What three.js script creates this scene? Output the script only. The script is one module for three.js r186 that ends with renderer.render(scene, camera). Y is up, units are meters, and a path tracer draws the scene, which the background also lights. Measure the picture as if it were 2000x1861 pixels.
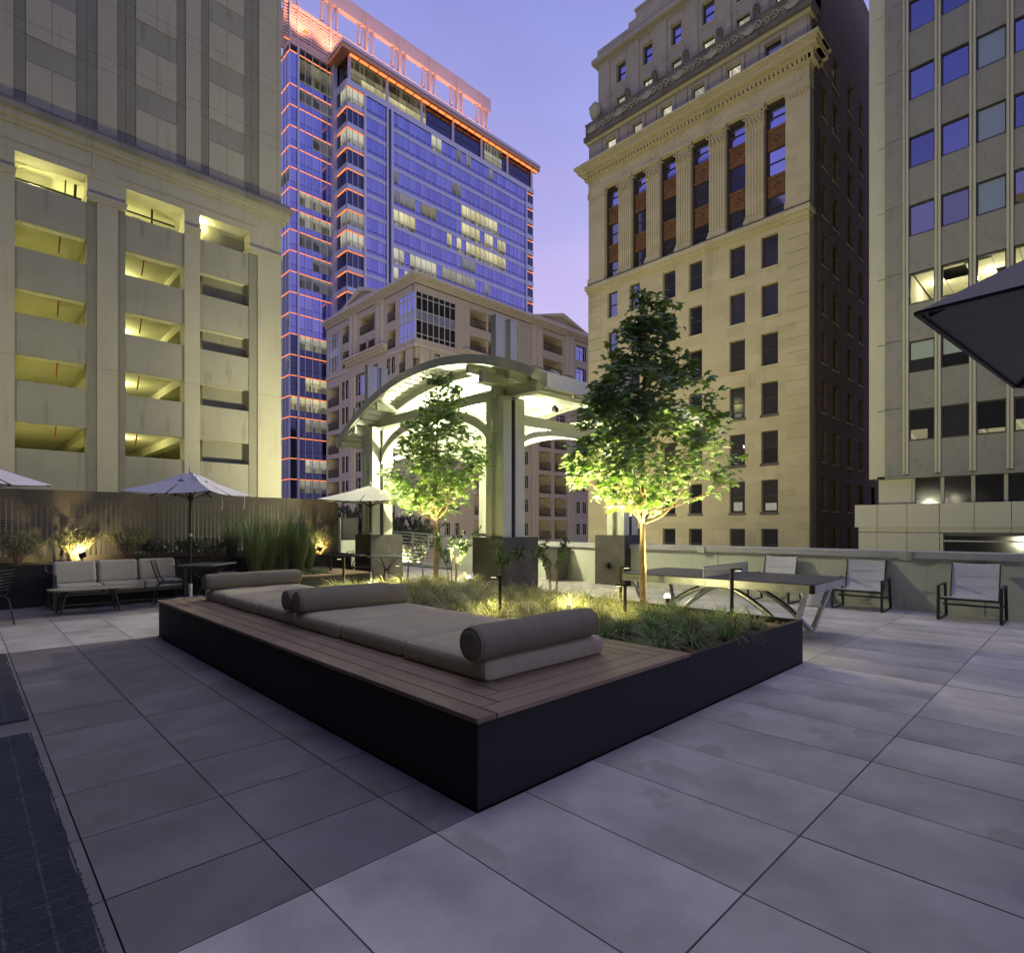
import * as THREE from 'three';
import { mergeGeometries } from 'three/addons/utils/BufferGeometryUtils.js';
import { RoundedBoxGeometry } from 'three/addons/geometries/RoundedBoxGeometry.js';

// ---------------------------------------------------------------- camera, sky, sun, exposure
// ground coordinates: u to the right-back, v to the left-back, h up (x = u, y = h, z = -v)
const P = (u, v, h = 0) => new THREE.Vector3(u, h, -v);
const scene = new THREE.Scene();
const camera = new THREE.PerspectiveCamera(79.86, 1024 / 952, 0.05, 4000);
camera.position.set(0, 1.46, 0);
camera.lookAt(0.6968, 1.46, -0.7172);
camera.setViewOffset(1024, 952, 0, -50.4, 1024, 952);
const renderer = new THREE.WebGLRenderer({ antialias: true });
renderer.setSize(1024, 952);
renderer.toneMapping = THREE.LinearToneMapping;
renderer.toneMappingExposure = 1.0;
renderer.shadowMap.enabled = true;

function mulberry(a) { return () => { a |= 0; a = a + 0x6D2B79F5 | 0; let t = Math.imul(a ^ a >>> 15, 1 | a); t = t + Math.imul(t ^ t >>> 7, 61 | t) ^ t; return ((t ^ t >>> 14) >>> 0) / 4294967296; }; }
let R = mulberry(7);
const rr = (a, b) => a + (b - a) * R();
const sstep = (a, b, x) => { const t = Math.min(1, Math.max(0, (x - a) / (b - a))); return t * t * (3 - 2 * t); };
const mix = (a, b, t) => a + (b - a) * t;
function hash2(x, y, s) { let n = Math.imul(x, 374761393) + Math.imul(y, 668265263) + Math.imul(s, 1274126177); n = Math.imul(n ^ n >>> 13, 1274126177); return ((n ^ n >>> 16) >>> 0) / 4294967296; }
function vnoise(x, y, per, s) {           // periodic value noise
  const xi = Math.floor(x), yi = Math.floor(y), fx = x - xi, fy = y - yi;
  const sx = fx * fx * (3 - 2 * fx), sy = fy * fy * (3 - 2 * fy), m = (n, p) => ((n % p) + p) % p;
  const a = hash2(m(xi, per), m(yi, per), s), b = hash2(m(xi + 1, per), m(yi, per), s), c = hash2(m(xi, per), m(yi + 1, per), s), d = hash2(m(xi + 1, per), m(yi + 1, per), s);
  return mix(mix(a, b, sx), mix(c, d, sx), sy);
}
function fbm(x, y, oct, per, s) { let v = 0, a = 0.5, t = 0; for (let i = 0; i < oct; i++) { v += a * vnoise(x * per, y * per, per, s + i * 17); t += a; a *= 0.55; per *= 2; } return v / t; }

// dusk sky: lavender low down, bluer overhead, thin violet cloud
{
  const W = 1024, H = 512, d = new Float32Array(W * H * 4);
  const stops = [[-90, .05, .045, .07], [-4, .10, .09, .13], [2, .58, .52, .82], [14, .62, .58, .95], [25, .53, .52, .95], [34, .40, .42, .86], [44, .30, .33, .77], [60, .25, .29, .68], [90, .21, .25, .60]];
  for (let y = 0; y < H; y++) for (let x = 0; x < W; x++) {
    const el = ((y + 0.5) / H - 0.5) * 180, az = (x + 0.5) / W;
    let i = 0; while (i < stops.length - 2 && el > stops[i + 1][0]) i++;
    const a = stops[i], b = stops[i + 1], t = Math.min(1, Math.max(0, (el - a[0]) / (b[0] - a[0])));
    let c = [1, 2, 3].map(k => mix(a[k], b[k], t));
    const n = fbm(az, (el / 180) * 1.4 + 0.3 * az, 6, 6, 91), m = sstep(0.50, 0.72, n) * sstep(0, 12, el);
    const n2 = fbm(az + .37, (el / 180) * 3.1, 5, 8, 33), m2 = sstep(0.52, 0.75, n2) * sstep(0, 10, el);
    c = [c[0] * (1 + .10 * m2 - .05 * m), c[1] * (1 - .10 * m + .03 * m2), c[2] * (1 - .09 * m)];
    const o = (y * W + x) * 4; d[o] = c[0]; d[o + 1] = c[1]; d[o + 2] = c[2]; d[o + 3] = 1;
  }
  const t = new THREE.DataTexture(d, W, H, THREE.RGBAFormat, THREE.FloatType);
  t.mapping = THREE.EquirectangularReflectionMapping; t.magFilter = t.minFilter = THREE.LinearFilter; t.wrapS = THREE.RepeatWrapping; t.needsUpdate = true;
  scene.background = t; scene.environment = t; scene.environmentIntensity = 1;
}
// afterglow of the sun that has gone: weak and very soft
const sun = new THREE.DirectionalLight(new THREE.Color().setRGB(1, .92, .86), 0.45);
sun.position.set(30, 110, -18); sun.target.position.set(5, 0, -5); scene.add(sun, sun.target);
sun.castShadow = true; sun.shadow.radius = 60; sun.shadow.mapSize.set(2048, 2048);
Object.assign(sun.shadow.camera, { left: -120, right: 120, top: 120, bottom: -120, near: 1, far: 400 });

function lamp(type, color, intensity, pos, { target, angle, penumbra = 1, radius = 2, dist = 0 } = {}) {
  const col = new THREE.Color().setRGB(...color);
  const l = type === 'spot' ? new THREE.SpotLight(col, intensity, dist, angle, penumbra, 2) : new THREE.PointLight(col, intensity, dist, 2);
  l.position.copy(pos); l.castShadow = true; l.shadow.radius = radius; scene.add(l);
  if (type === 'spot') { l.target.position.copy(target); scene.add(l.target); }
  return l;
}
const WARM = [1, .88, .43], CITY = [1, .94, .57], SODIUM = [1, .95, .42];

// ---------------------------------------------------------------- building helpers
const used = {};
function numbered(n) { if (!(n in used)) { used[n] = 0; return n; } used[n]++; return n + '_' + String(used[n]).padStart(3, '0'); }
function tag(o, label, category, group) { o.userData.label = label; o.userData.category = category; if (group) o.userData.group = group; return o; }
function thing(name, label, category, pos, group, turn = 0) {
  const o = new THREE.Group(); o.name = numbered(name); o.position.copy(pos); o.rotation.y = turn; scene.add(o);
  return tag(o, label, category, group);
}
function structure(o, name) { o.name = name; o.userData.kind = 'structure'; scene.add(o); return o; }
function wp(o) { const p = new THREE.Vector3(); while (o && o !== scene) { p.add(o.position); o = o.parent; } return p; }
function shadow(m) { m.castShadow = true; m.receiveShadow = true; return m; }
// a part whose geometry is given in world metres
function part(parent, name, geo, mat, kind) {
  const g = Array.isArray(geo) ? (geo.length > 1 ? mergeGeometries(geo.map(ni), false) : geo[0]) : geo;
  const w = wp(parent); g.translate(-w.x, -w.y, -w.z);
  const m = shadow(new THREE.Mesh(g, mat)); m.name = name; if (kind) m.userData.kind = kind; parent.add(m); return m;
}
// a part whose geometry is given in the local metres of its parent
function local(parent, name, geo, mat, kind) {
  const g = Array.isArray(geo) ? (geo.length > 1 ? mergeGeometries(geo.map(ni), false) : geo[0]) : geo;
  const m = shadow(new THREE.Mesh(g, mat)); m.name = name; if (kind) m.userData.kind = kind; parent.add(m); return m;
}
function ni(g) { const q = g.index ? g.toNonIndexed() : g; for (const k of Object.keys(q.attributes)) if (!['position', 'normal', 'uv'].includes(k)) q.deleteAttribute(k); return q; }
function wuv(g, ox = 0, oy = 0) {          // uv in metres from position and normal
  const p = g.attributes.position, n = g.attributes.normal, uv = new Float32Array(p.count * 2);
  for (let i = 0; i < p.count; i++) {
    const ax = Math.abs(n.getX(i)), ay = Math.abs(n.getY(i)), az = Math.abs(n.getZ(i));
    let a, b; if (ax >= ay && ax >= az) { a = p.getZ(i); b = p.getY(i); } else if (ay >= az) { a = p.getX(i); b = p.getZ(i); } else { a = p.getX(i); b = p.getY(i); }
    uv[2 * i] = a + ox; uv[2 * i + 1] = b + oy;
  }
  g.setAttribute('uv', new THREE.BufferAttribute(uv, 2)); return g;
}
function B(u0, u1, v0, v1, h0, h1) {       // box by its extents in u, v, h
  const g = new THREE.BoxGeometry(u1 - u0, h1 - h0, v1 - v0); g.translate((u0 + u1) / 2, (h0 + h1) / 2, -(v0 + v1) / 2); return wuv(g);
}
const bx = (w, h, d, x = 0, y = 0, z = 0) => wuv(new THREE.BoxGeometry(w, h, d).translate(x, y, z));
const rbx = (w, h, d, r, x = 0, y = 0, z = 0, seg = 3) => wuv(new RoundedBoxGeometry(w, h, d, seg, r).translate(x, y, z));
function bar(a, b, w, t, up = new THREE.Vector3(0, 1, 0)) {   // straight bar of section w x t from a to b
  const d = b.clone().sub(a), L = d.length(); d.normalize();
  let x = new THREE.Vector3().crossVectors(up, d); if (x.lengthSq() < 1e-6) x.set(1, 0, 0); x.normalize();
  const y = new THREE.Vector3().crossVectors(d, x);
  const g = wuv(new THREE.BoxGeometry(w, t, L));
  g.applyMatrix4(new THREE.Matrix4().makeBasis(x, y, d).setPosition(a.clone().add(b).multiplyScalar(.5))); return g;
}
function tube(pts, r, seg = 8, n = 0, closed = false) {
  const c = new THREE.CatmullRomCurve3(pts, closed, 'centripetal');
  return new THREE.TubeGeometry(c, n || Math.max(2, (pts.length - 1) * 5), r, seg, closed);
}
function rod(a, b, r0, r1 = r0, seg = 10) {
  const d = b.clone().sub(a), L = d.length(); const g = new THREE.CylinderGeometry(r1, r0, L, seg);
  g.applyQuaternion(new THREE.Quaternion().setFromUnitVectors(new THREE.Vector3(0, 1, 0), d.normalize())); const m = a.clone().add(b).multiplyScalar(.5); return g.translate(m.x, m.y, m.z);
}
// facade frames: F.b(a0,a1,h0,h1,d0,d1): a along the facade, d metres out of it towards the viewer
const FU = u0 => ({ b: (a0, a1, h0, h1, d0, d1) => B(u0 - d1, u0 - d0, a0, a1, h0, h1), p: (a, h, d = 0) => P(u0 - d, a, h), t: 'U', c: u0 });
const FV = v0 => ({ b: (a0, a1, h0, h1, d0, d1) => B(a0, a1, v0 - d1, v0 - d0, h0, h1), p: (a, h, d = 0) => P(a, v0 - d, h), t: 'V', c: v0 });
function holed(F, a0, a1, h0, h1, d0, d1, holes) {   // wall with rectangular openings, as boxes
  const cl = (x, l, h) => Math.min(h, Math.max(l, x)), hs = new Set([h0, h1]);
  for (const o of holes) { hs.add(cl(o[2], h0, h1)); hs.add(cl(o[3], h0, h1)); }
  const H = [...hs].sort((x, y) => x - y), out = [];
  for (let i = 0; i < H.length - 1; i++) {
    if (H[i + 1] - H[i] < 1e-4) continue; const m = (H[i] + H[i + 1]) / 2;
    const cut = holes.filter(o => o[2] < m && o[3] > m).map(o => [cl(o[0], a0, a1), cl(o[1], a0, a1)]).sort((x, y) => x[0] - y[0]);
    let a = a0; for (const [s, e] of cut) { if (s - a > 1e-4) out.push(F.b(a, s, H[i], H[i + 1], d0, d1)); a = Math.max(a, e); }
    if (a1 - a > 1e-4) out.push(F.b(a, a1, H[i], H[i + 1], d0, d1));
  }
  return out;
}
// how large something at p with size s shows, for choosing which pieces become parts of their own
const fwd = new THREE.Vector3(.6968, 0, -.7172);
const showSize = (p, s) => s / Math.max(.3, p.clone().sub(camera.position).dot(fwd));
function pieces(parent, list, max = 300) {           // list of {name, geo, mat, p, s}
  list.sort((x, y) => showSize(y.p, y.s) - showSize(x.p, x.s));
  const rest = new Map();
  list.forEach((q, i) => { if (i < max) part(parent, q.name, q.geo, q.mat); else { const k = q.mat.uuid; if (!rest.has(k)) rest.set(k, { ...q, g: [] }); rest.get(k).g.push(q.geo); } });
  for (const q of rest.values()) part(parent, q.name, q.g, q.mat, 'stuff');
}

// ---------------------------------------------------------------- materials
function tex(size, metres, fn, { srgb = false, h = size } = {}) {     // fn(x,y in 0..1) -> linear [r,g,b] colour, or a number for data
  const d = new Uint8Array(size * h * 4), enc = c => Math.round(255 * Math.min(1, Math.max(0, c <= .0031308 ? 12.92 * c : 1.055 * Math.pow(c, 1 / 2.4) - .055)));
  for (let y = 0; y < h; y++) for (let x = 0; x < size; x++) {
    const c = fn((x + .5) / size, (y + .5) / h), o = (y * size + x) * 4;
    if (Array.isArray(c)) { d[o] = enc(c[0]); d[o + 1] = enc(c[1]); d[o + 2] = enc(c[2]); } else d[o] = d[o + 1] = d[o + 2] = Math.round(255 * Math.min(1, Math.max(0, c)));
    d[o + 3] = 255;
  }
  const t = new THREE.DataTexture(d, size, h); t.wrapS = t.wrapT = THREE.RepeatWrapping; t.magFilter = THREE.LinearFilter; t.minFilter = THREE.LinearMipmapLinearFilter; t.generateMipmaps = true;
  if (srgb) t.colorSpace = THREE.SRGBColorSpace;
  const m = Array.isArray(metres) ? metres : [metres, metres]; t.repeat.set(1 / m[0], 1 / m[1]); t.needsUpdate = true; return t;
}
const ctex = (size, m, fn, o) => tex(size, m, fn, { srgb: true, ...o });
const std = (c, o = {}) => new THREE.MeshStandardMaterial({ color: new THREE.Color().setRGB(...c), roughness: .8, ...o });
const scale = (c, k) => c.map(x => x * k);
function mottled(c, amt, metres, per, seed, o = {}, size = 512, extra) {
  return std([1, 1, 1], { ...o, map: ctex(size, metres, (x, y) => { let k = 1 + amt * (fbm(x, y, 6, per, seed) - .5) * 2 + amt * .5 * (fbm(x, y, 3, per * 8, seed + 5) - .5); const q = extra ? extra(x, y) : 1; return scale(c, k * q); }) });
}
const M = {};
// porcelain pavers: cloudy stone print
function paver(base, seed, amt) {
  const map = ctex(1024, 2.4, (x, y) => {
    const a = fbm(x, y, 7, 5, seed), b = fbm(x + .3, y + .1, 6, 9, seed + 3), f = fbm(x, y, 2, 160, seed + 9);
    const blot = sstep(.56, .68, b) * sstep(.45, .6, a);
    const k = 1 + amt * (a - .5) * 2 - .22 * amt * 2 * blot * (.6 + .8 * f) + .06 * (f - .5);
    return [base[0] * k, base[1] * k, base[2] * k * (1 - .05 * blot)];
  });
  return [0, 1, 2].map(i => std(scale([1, 1, 1], 1 - .05 * i), { map, roughness: .52 }));
}
M.paverLight = paver([.44, .415, .385], 11, .52);
M.paverDark = paver([.155, .142, .146], 23, .50);
M.paverMid = paver([.25, .235, .22], 37, .3);
M.joint = std([.012, .012, .012], { roughness: 1 });
function wood(base, seed) {       // grain runs along the texture's x
  const f = (x, y) => { const g = fbm(x * 1, y, 5, 4, seed), s = vnoise(x * 6, y * 96, 96, seed + 2), s2 = vnoise(x * 24, y * 256, 256, seed + 4); return .72 + .35 * g + .18 * (s - .5) + .16 * (s2 - .5); };
  return { map: ctex(512, [1.6, .5], (x, y) => scale(base, f(x, y))), bumpMap: tex(512, [1.6, .5], (x, y) => f(x, y) - .4), bumpScale: .002 };
}
const WOOD = wood([.245, .178, .112], 41);
M.deckU = [0, 1, 2].map(i => { const w = WOOD; return std(scale([1, .98, .96], [1, .86, 1.12][i]), { ...w, roughness: .62 }); });
const WOODV = { map: WOOD.map.clone(), bumpMap: WOOD.bumpMap.clone() };
for (const t of [WOODV.map, WOODV.bumpMap]) { t.rotation = Math.PI / 2; t.needsUpdate = true; }
M.deckV = M.deckU.map(m => { const c = m.clone(); c.map = WOODV.map; c.bumpMap = WOODV.bumpMap; return c; });
M.blackPanel = std([.0085, .0105, .0085], { roughness: .75, bumpMap: tex(128, .4, (x, y) => fbm(x, y, 4, 8, 5)), bumpScale: .0006 });
M.blackMetal = std([.016, .016, .015], { roughness: .45, metalness: .2 });
M.bronze = std([.05, .033, .02], { roughness: .4, metalness: .6 });
function fabric(c, metres, seed, o = {}) {
  const wv = (x, y) => .5 + .25 * Math.sin(x * Math.PI * 2 * 64) * Math.sin(y * Math.PI * 2 * 64);
  return std([1, 1, 1], { roughness: .95, map: ctex(512, metres, (x, y) => scale(c, .86 + .12 * wv(x, y) + .18 * (fbm(x, y, 5, 6, seed) - .4))), bumpMap: tex(256, metres, (x, y) => wv(x * 1, y * 1) * .5 + .5 * fbm(x, y, 3, 64, seed)), bumpScale: .0008, ...o });
}
M.cushion = fabric([.43, .375, .245], .35, 3);
M.bolster = fabric([.20, .18, .115], .35, 8);
M.sofa = fabric([.40, .38, .30], .3, 13);
M.sling = fabric([.58, .58, .60], .2, 17, { side: THREE.DoubleSide });
M.canvas = fabric([.60, .58, .60], .4, 19, { side: THREE.DoubleSide });
M.canvasPale = fabric([.66, .66, .60], .4, 20, { side: THREE.DoubleSide });
M.canvasDark = fabric([.26, .235, .22], .5, 21, { side: THREE.DoubleSide });
M.pole = std([.03, .028, .025], { roughness: .5, metalness: .4 });
M.steel = std([.55, .56, .52], { roughness: .38, metalness: .9, roughnessMap: tex(256, .5, (x, y) => .6 + .6 * (fbm(x, y, 5, 8, 2) - .3)) });
M.alu = mottled([.52, .54, .48], .25, .6, 6, 4, { roughness: .42, metalness: .55 }, 256);
M.tableTop = mottled([.05, .05, .058], .15, .8, 8, 6, { roughness: .6 }, 256);
M.netMetal = std([.42, .44, .36], { roughness: .5, metalness: .4 });
M.frameDark = std([.035, .033, .03], { roughness: .5, metalness: .3 });
M.white = mottled([.6, .6, .6], .06, .6, 5, 8, { roughness: .7 }, 128);
M.rug = std([1, 1, 1], { roughness: 1, map: ctex(1024, 1.2, (x, y) => {
  const n = hash2(Math.floor(x * 380), Math.floor(y * 760), 4), f = fbm(x, y, 4, 10, 61), gx = Math.abs(((x * 9) % 1) - .5), gy = Math.abs(((y * 14) % 1) - .5);
  const ln = Math.max(gx < .035 ? .8 * (hash2(Math.floor(y * 90), Math.floor(x * 9), 7) > .3 ? 1 : .2) : 0, gy < .04 ? .7 * (hash2(Math.floor(x * 70), Math.floor(y * 14), 9) > .35 ? 1 : .2) : 0);
  const k = .5 + .9 * n * n + .5 * (f - .5); return [(.030 + .06 * ln) * k, (.036 + .062 * ln) * k, (.050 + .06 * ln) * k];
}), bumpMap: tex(512, 1.2, (x, y) => hash2(Math.floor(x * 190), Math.floor(y * 380), 4)), bumpScale: .004 });
M.soil = std([1, 1, 1], { roughness: 1, map: ctex(512, .8, (x, y) => { const n = fbm(x, y, 6, 12, 71); return scale([.085, .045, .025], .4 + 1.3 * n * n * 1.6); }), bumpMap: tex(512, .8, (x, y) => fbm(x, y, 6, 16, 71)), bumpScale: .03 });
M.chip = [std([.11, .055, .028], { roughness: 1 }), std([.16, .085, .045], { roughness: 1 })];
M.bark = std([1, 1, 1], { roughness: 1, map: ctex(256, [.25, .5], (x, y) => { const n = fbm(x, y * 1, 5, 8, 83), v = vnoise(x * 24, y * 6, 24, 3); return scale([.24, .165, .095], .45 + .8 * n * .8 + .35 * (v - .4)); }), bumpMap: tex(256, [.25, .5], (x, y) => fbm(x, y, 5, 10, 83)), bumpScale: .006 });
M.pavilion = mottled([.60, .625, .47], .07, 1.2, 5, 101, { roughness: .38, metalness: .05 }, 256);
M.ceiling = mottled([.72, .73, .64], .05, 1.2, 5, 103, { roughness: .45 }, 256);
M.pedestal = std([1, 1, 1], { roughness: .42, map: ctex(512, 1.1, (x, y) => { const n = fbm(x, y, 6, 5, 111), r = Math.abs(fbm(x + .2, y, 5, 4, 119) - .5); const vein = sstep(.02, 0, r) * sstep(.5, .65, n) * .8; return scale([.052, .049, .041], .65 + .7 * n + vein); }) });
// concretes: cloudy with rain streaks below the copings
function streaky(c, metres, seed, amt, streak, o = {}, size = 512) {
  return std([1, 1, 1], { roughness: .85, map: ctex(size, metres, (x, y) => { const n = fbm(x, y, 6, 4, seed), s = vnoise(x * 48, y * 3, 48, seed + 1) * vnoise(x * 12, y * 2, 12, seed + 2), f = fbm(x, y, 2, 128, seed + 3); const k = 1 + amt * (n - .5) * 2 - streak * sstep(.35, .8, s) + .06 * (f - .5); return [c[0] * k, c[1] * k, c[2] * k * (1 - .1 * streak * s)]; }), bumpMap: tex(256, metres, (x, y) => fbm(x, y, 4, 64, seed)), bumpScale: .003, ...o });
}
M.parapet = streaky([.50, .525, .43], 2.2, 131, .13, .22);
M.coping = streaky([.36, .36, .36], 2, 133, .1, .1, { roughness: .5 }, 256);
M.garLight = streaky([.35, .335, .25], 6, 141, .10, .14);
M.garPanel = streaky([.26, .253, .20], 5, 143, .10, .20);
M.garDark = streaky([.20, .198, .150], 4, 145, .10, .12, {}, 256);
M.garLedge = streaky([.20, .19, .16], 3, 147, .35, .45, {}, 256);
M.garIn = streaky([.46, .45, .33], 5, 149, .14, .25, {}, 256);
// cut limestone: each block its own tone
M.limestone = std([1, 1, 1], { roughness: .85, map: ctex(1024, 12, (x, y) => {
  const row = Math.floor(y * 20), off = (row % 2) * .5, col = Math.floor((x * 8 + off)), blk = hash2(((col % 8) + 8) % 8, row, 5), n = fbm(x, y, 6, 8, 151), s = vnoise(x * 64, y * 4, 64, 3) * vnoise(x * 16, y * 2, 16, 4);
  const k = .93 + .12 * (blk - .5) + .16 * (n - .5) - .14 * sstep(.4, .85, s); return [.50 * k, .435 * k, .255 * k * (.97 + .06 * blk)]; }), bumpMap: tex(256, 2, (x, y) => fbm(x, y, 4, 32, 7)), bumpScale: .004 });
M.limeDark = streaky([.125, .11, .088], 4, 157, .35, .4);
M.attic = streaky([.33, .30, .225], 6, 159, .14, .25);
M.terra = std([1, 1, 1], { roughness: .7, map: ctex(256, 2, (x, y) => { const n = fbm(x, y, 5, 8, 161); return scale([.16, .072, .024], .55 + .9 * n); }), bumpMap: tex(256, 2, (x, y) => fbm(x, y, 3, 8, 163)), bumpScale: .05 });
M.brick = std([1, 1, 1], { roughness: .92, map: ctex(1024, 3.2, (x, y) => { const r = Math.floor(y * 42), cx = x * 14 + (r % 2) * .5, c = Math.floor(cx), fx = cx - c, fy = y * 42 - r, m = (fx < .05 || fy < .14) ? 1 : 0, n = hash2(((c % 14) + 14) % 14, r, 9), f = fbm(x, y, 4, 6, 167); const k = .6 + .75 * n + .4 * (f - .5); return m ? [.125, .105, .085] : [.15 * k, .10 * k, .07 * k]; }) });
M.trimLime = streaky([.30, .25, .18], 3, 169, .2, .2, {}, 256);
M.greyPanel = std([1, 1, 1], { roughness: .8, map: ctex(512, 3.6, (x, y) => { const n = fbm(x, y, 6, 4, 171), a = fbm(x, y, 5, 3, 173), ring = sstep(.035, 0, Math.abs(a - .52)); const k = 1 + .16 * (n - .5) - .17 * ring; return scale([.215, .21, .182], k); }) });
M.greyMull = streaky([.40, .385, .295], 3, 177, .06, .1, {}, 256);
M.paleMetal = streaky([.46, .445, .325], 4, 179, .06, .12, {}, 256);
M.stucco = streaky([.50, .415, .325], 6, 181, .08, .10);
M.stuccoLow = streaky([.52, .44, .32], 6, 182, .08, .10);
M.stuccoTrim = streaky([.58, .50, .40], 4, 183, .07, .12, {}, 256);
M.asphalt = mottled([.05, .05, .052], .3, 6, 8, 191, { roughness: .95 });
// glass
M.blueGlass = [[.27, .275, .56], [.235, .24, .52], [.30, .305, .59]].map(c => std(c, { metalness: 1, roughness: .07 }));
M.darkGlass = std([.07, .075, .13], { metalness: 1, roughness: .08 });
M.spandrelGlass = std([.34, .34, .46], { metalness: .5, roughness: .35 });
M.winGlass = [[.19, .19, .27], [.16, .16, .22], [.22, .22, .31]].map(c => std(c, { metalness: .95, roughness: .06 }));
M.winDark = [[.035, .036, .042], [.05, .05, .058], [.028, .028, .034]].map(c => std(c, { metalness: .35, roughness: .09 }));
M.greyGlass = [[.125, .135, .29], [.11, .12, .25], [.15, .16, .32]].map(c => std(c, { metalness: 1, roughness: .06 }));
M.clear = new THREE.MeshPhysicalMaterial({ color: 0xffffff, roughness: .03, transmission: 1, thickness: 0, ior: 1.45 });
M.winFrame = std([.045, .035, .02], { roughness: .6 });
M.whiteFrame = std([.55, .53, .50], { roughness: .5 });
M.towerMetal = std([.60, .60, .66], { roughness: .45, metalness: .4 });
M.towerDark = std([.05, .05, .07], { roughness: .5, metalness: .4 });
M.crown = std([.70, .56, .50], { roughness: .5, metalness: .2 });
M.railMetal = std([.02, .02, .022], { roughness: .5, metalness: .3 });
M.galv = std([.42, .45, .44], { roughness: .45, metalness: .5 });
const glow = (c, k, o = {}) => new THREE.MeshStandardMaterial({ color: 0x000000, emissive: new THREE.Color().setRGB(...c), emissiveIntensity: k, roughness: 1, ...o });
// lit rooms: bright ceiling fittings, partitions, dark desks
const roomTex = {};
function litRoom(c, k, seed) {
  seed = seed % 5; let t = roomTex[seed];
  if (!t) { t = roomTex[seed] = ctex(512, [18, 4.25], (x, y) => {
    const bay = Math.floor(x * 9), n = hash2(bay, 1, seed), n2 = hash2(Math.floor(x * 31), 3, seed), lamp = Math.abs(((x * 18 + y * 2.6) % 1.5) / 1.5 - .5) < .045 && y > .62 ? .9 : 0, back = y > .36 + .2 * n ? 1 : .62, desk = y < .30 + .12 * n2 && hash2(Math.floor(x * 40), 5, seed) > .5 ? .35 : 1, part = x * 9 - bay < .06 ? .5 : 1;
    const v = (.30 + .45 * n + .22 * sstep(.5, 1, y) + lamp) * back * desk * part; return [Math.min(1, v), Math.min(1, v), Math.min(1, v)]; }, { h: 128 }); t.offset.set(0, -.81); }
  return glow(c, k, { emissiveMap: t });
}
M.lit = [litRoom([1, .90, .50], .95, 3), litRoom([1, .95, .70], .75, 7), litRoom([.95, .90, .72], .45, 12)];
M.litDim = [litRoom([.75, .72, .80], .34, 15), litRoom([.85, .75, .45], .30, 19)];
M.led = glow([1, .26, .07], 1.7);
M.bulb = glow([1, .86, .55], 14);
M.bulbCold = glow([1, .97, .80], 12);
M.lampGreen = glow([1, .97, .55], 6);

// ---------------------------------------------------------------- ground and streets far below the terrace
{
  const g = new THREE.PlaneGeometry(1800, 1800).rotateX(-Math.PI / 2).translate(0, -14, 0); structure(shadow(new THREE.Mesh(wuv(g), M.asphalt)), 'ground');
}
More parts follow.
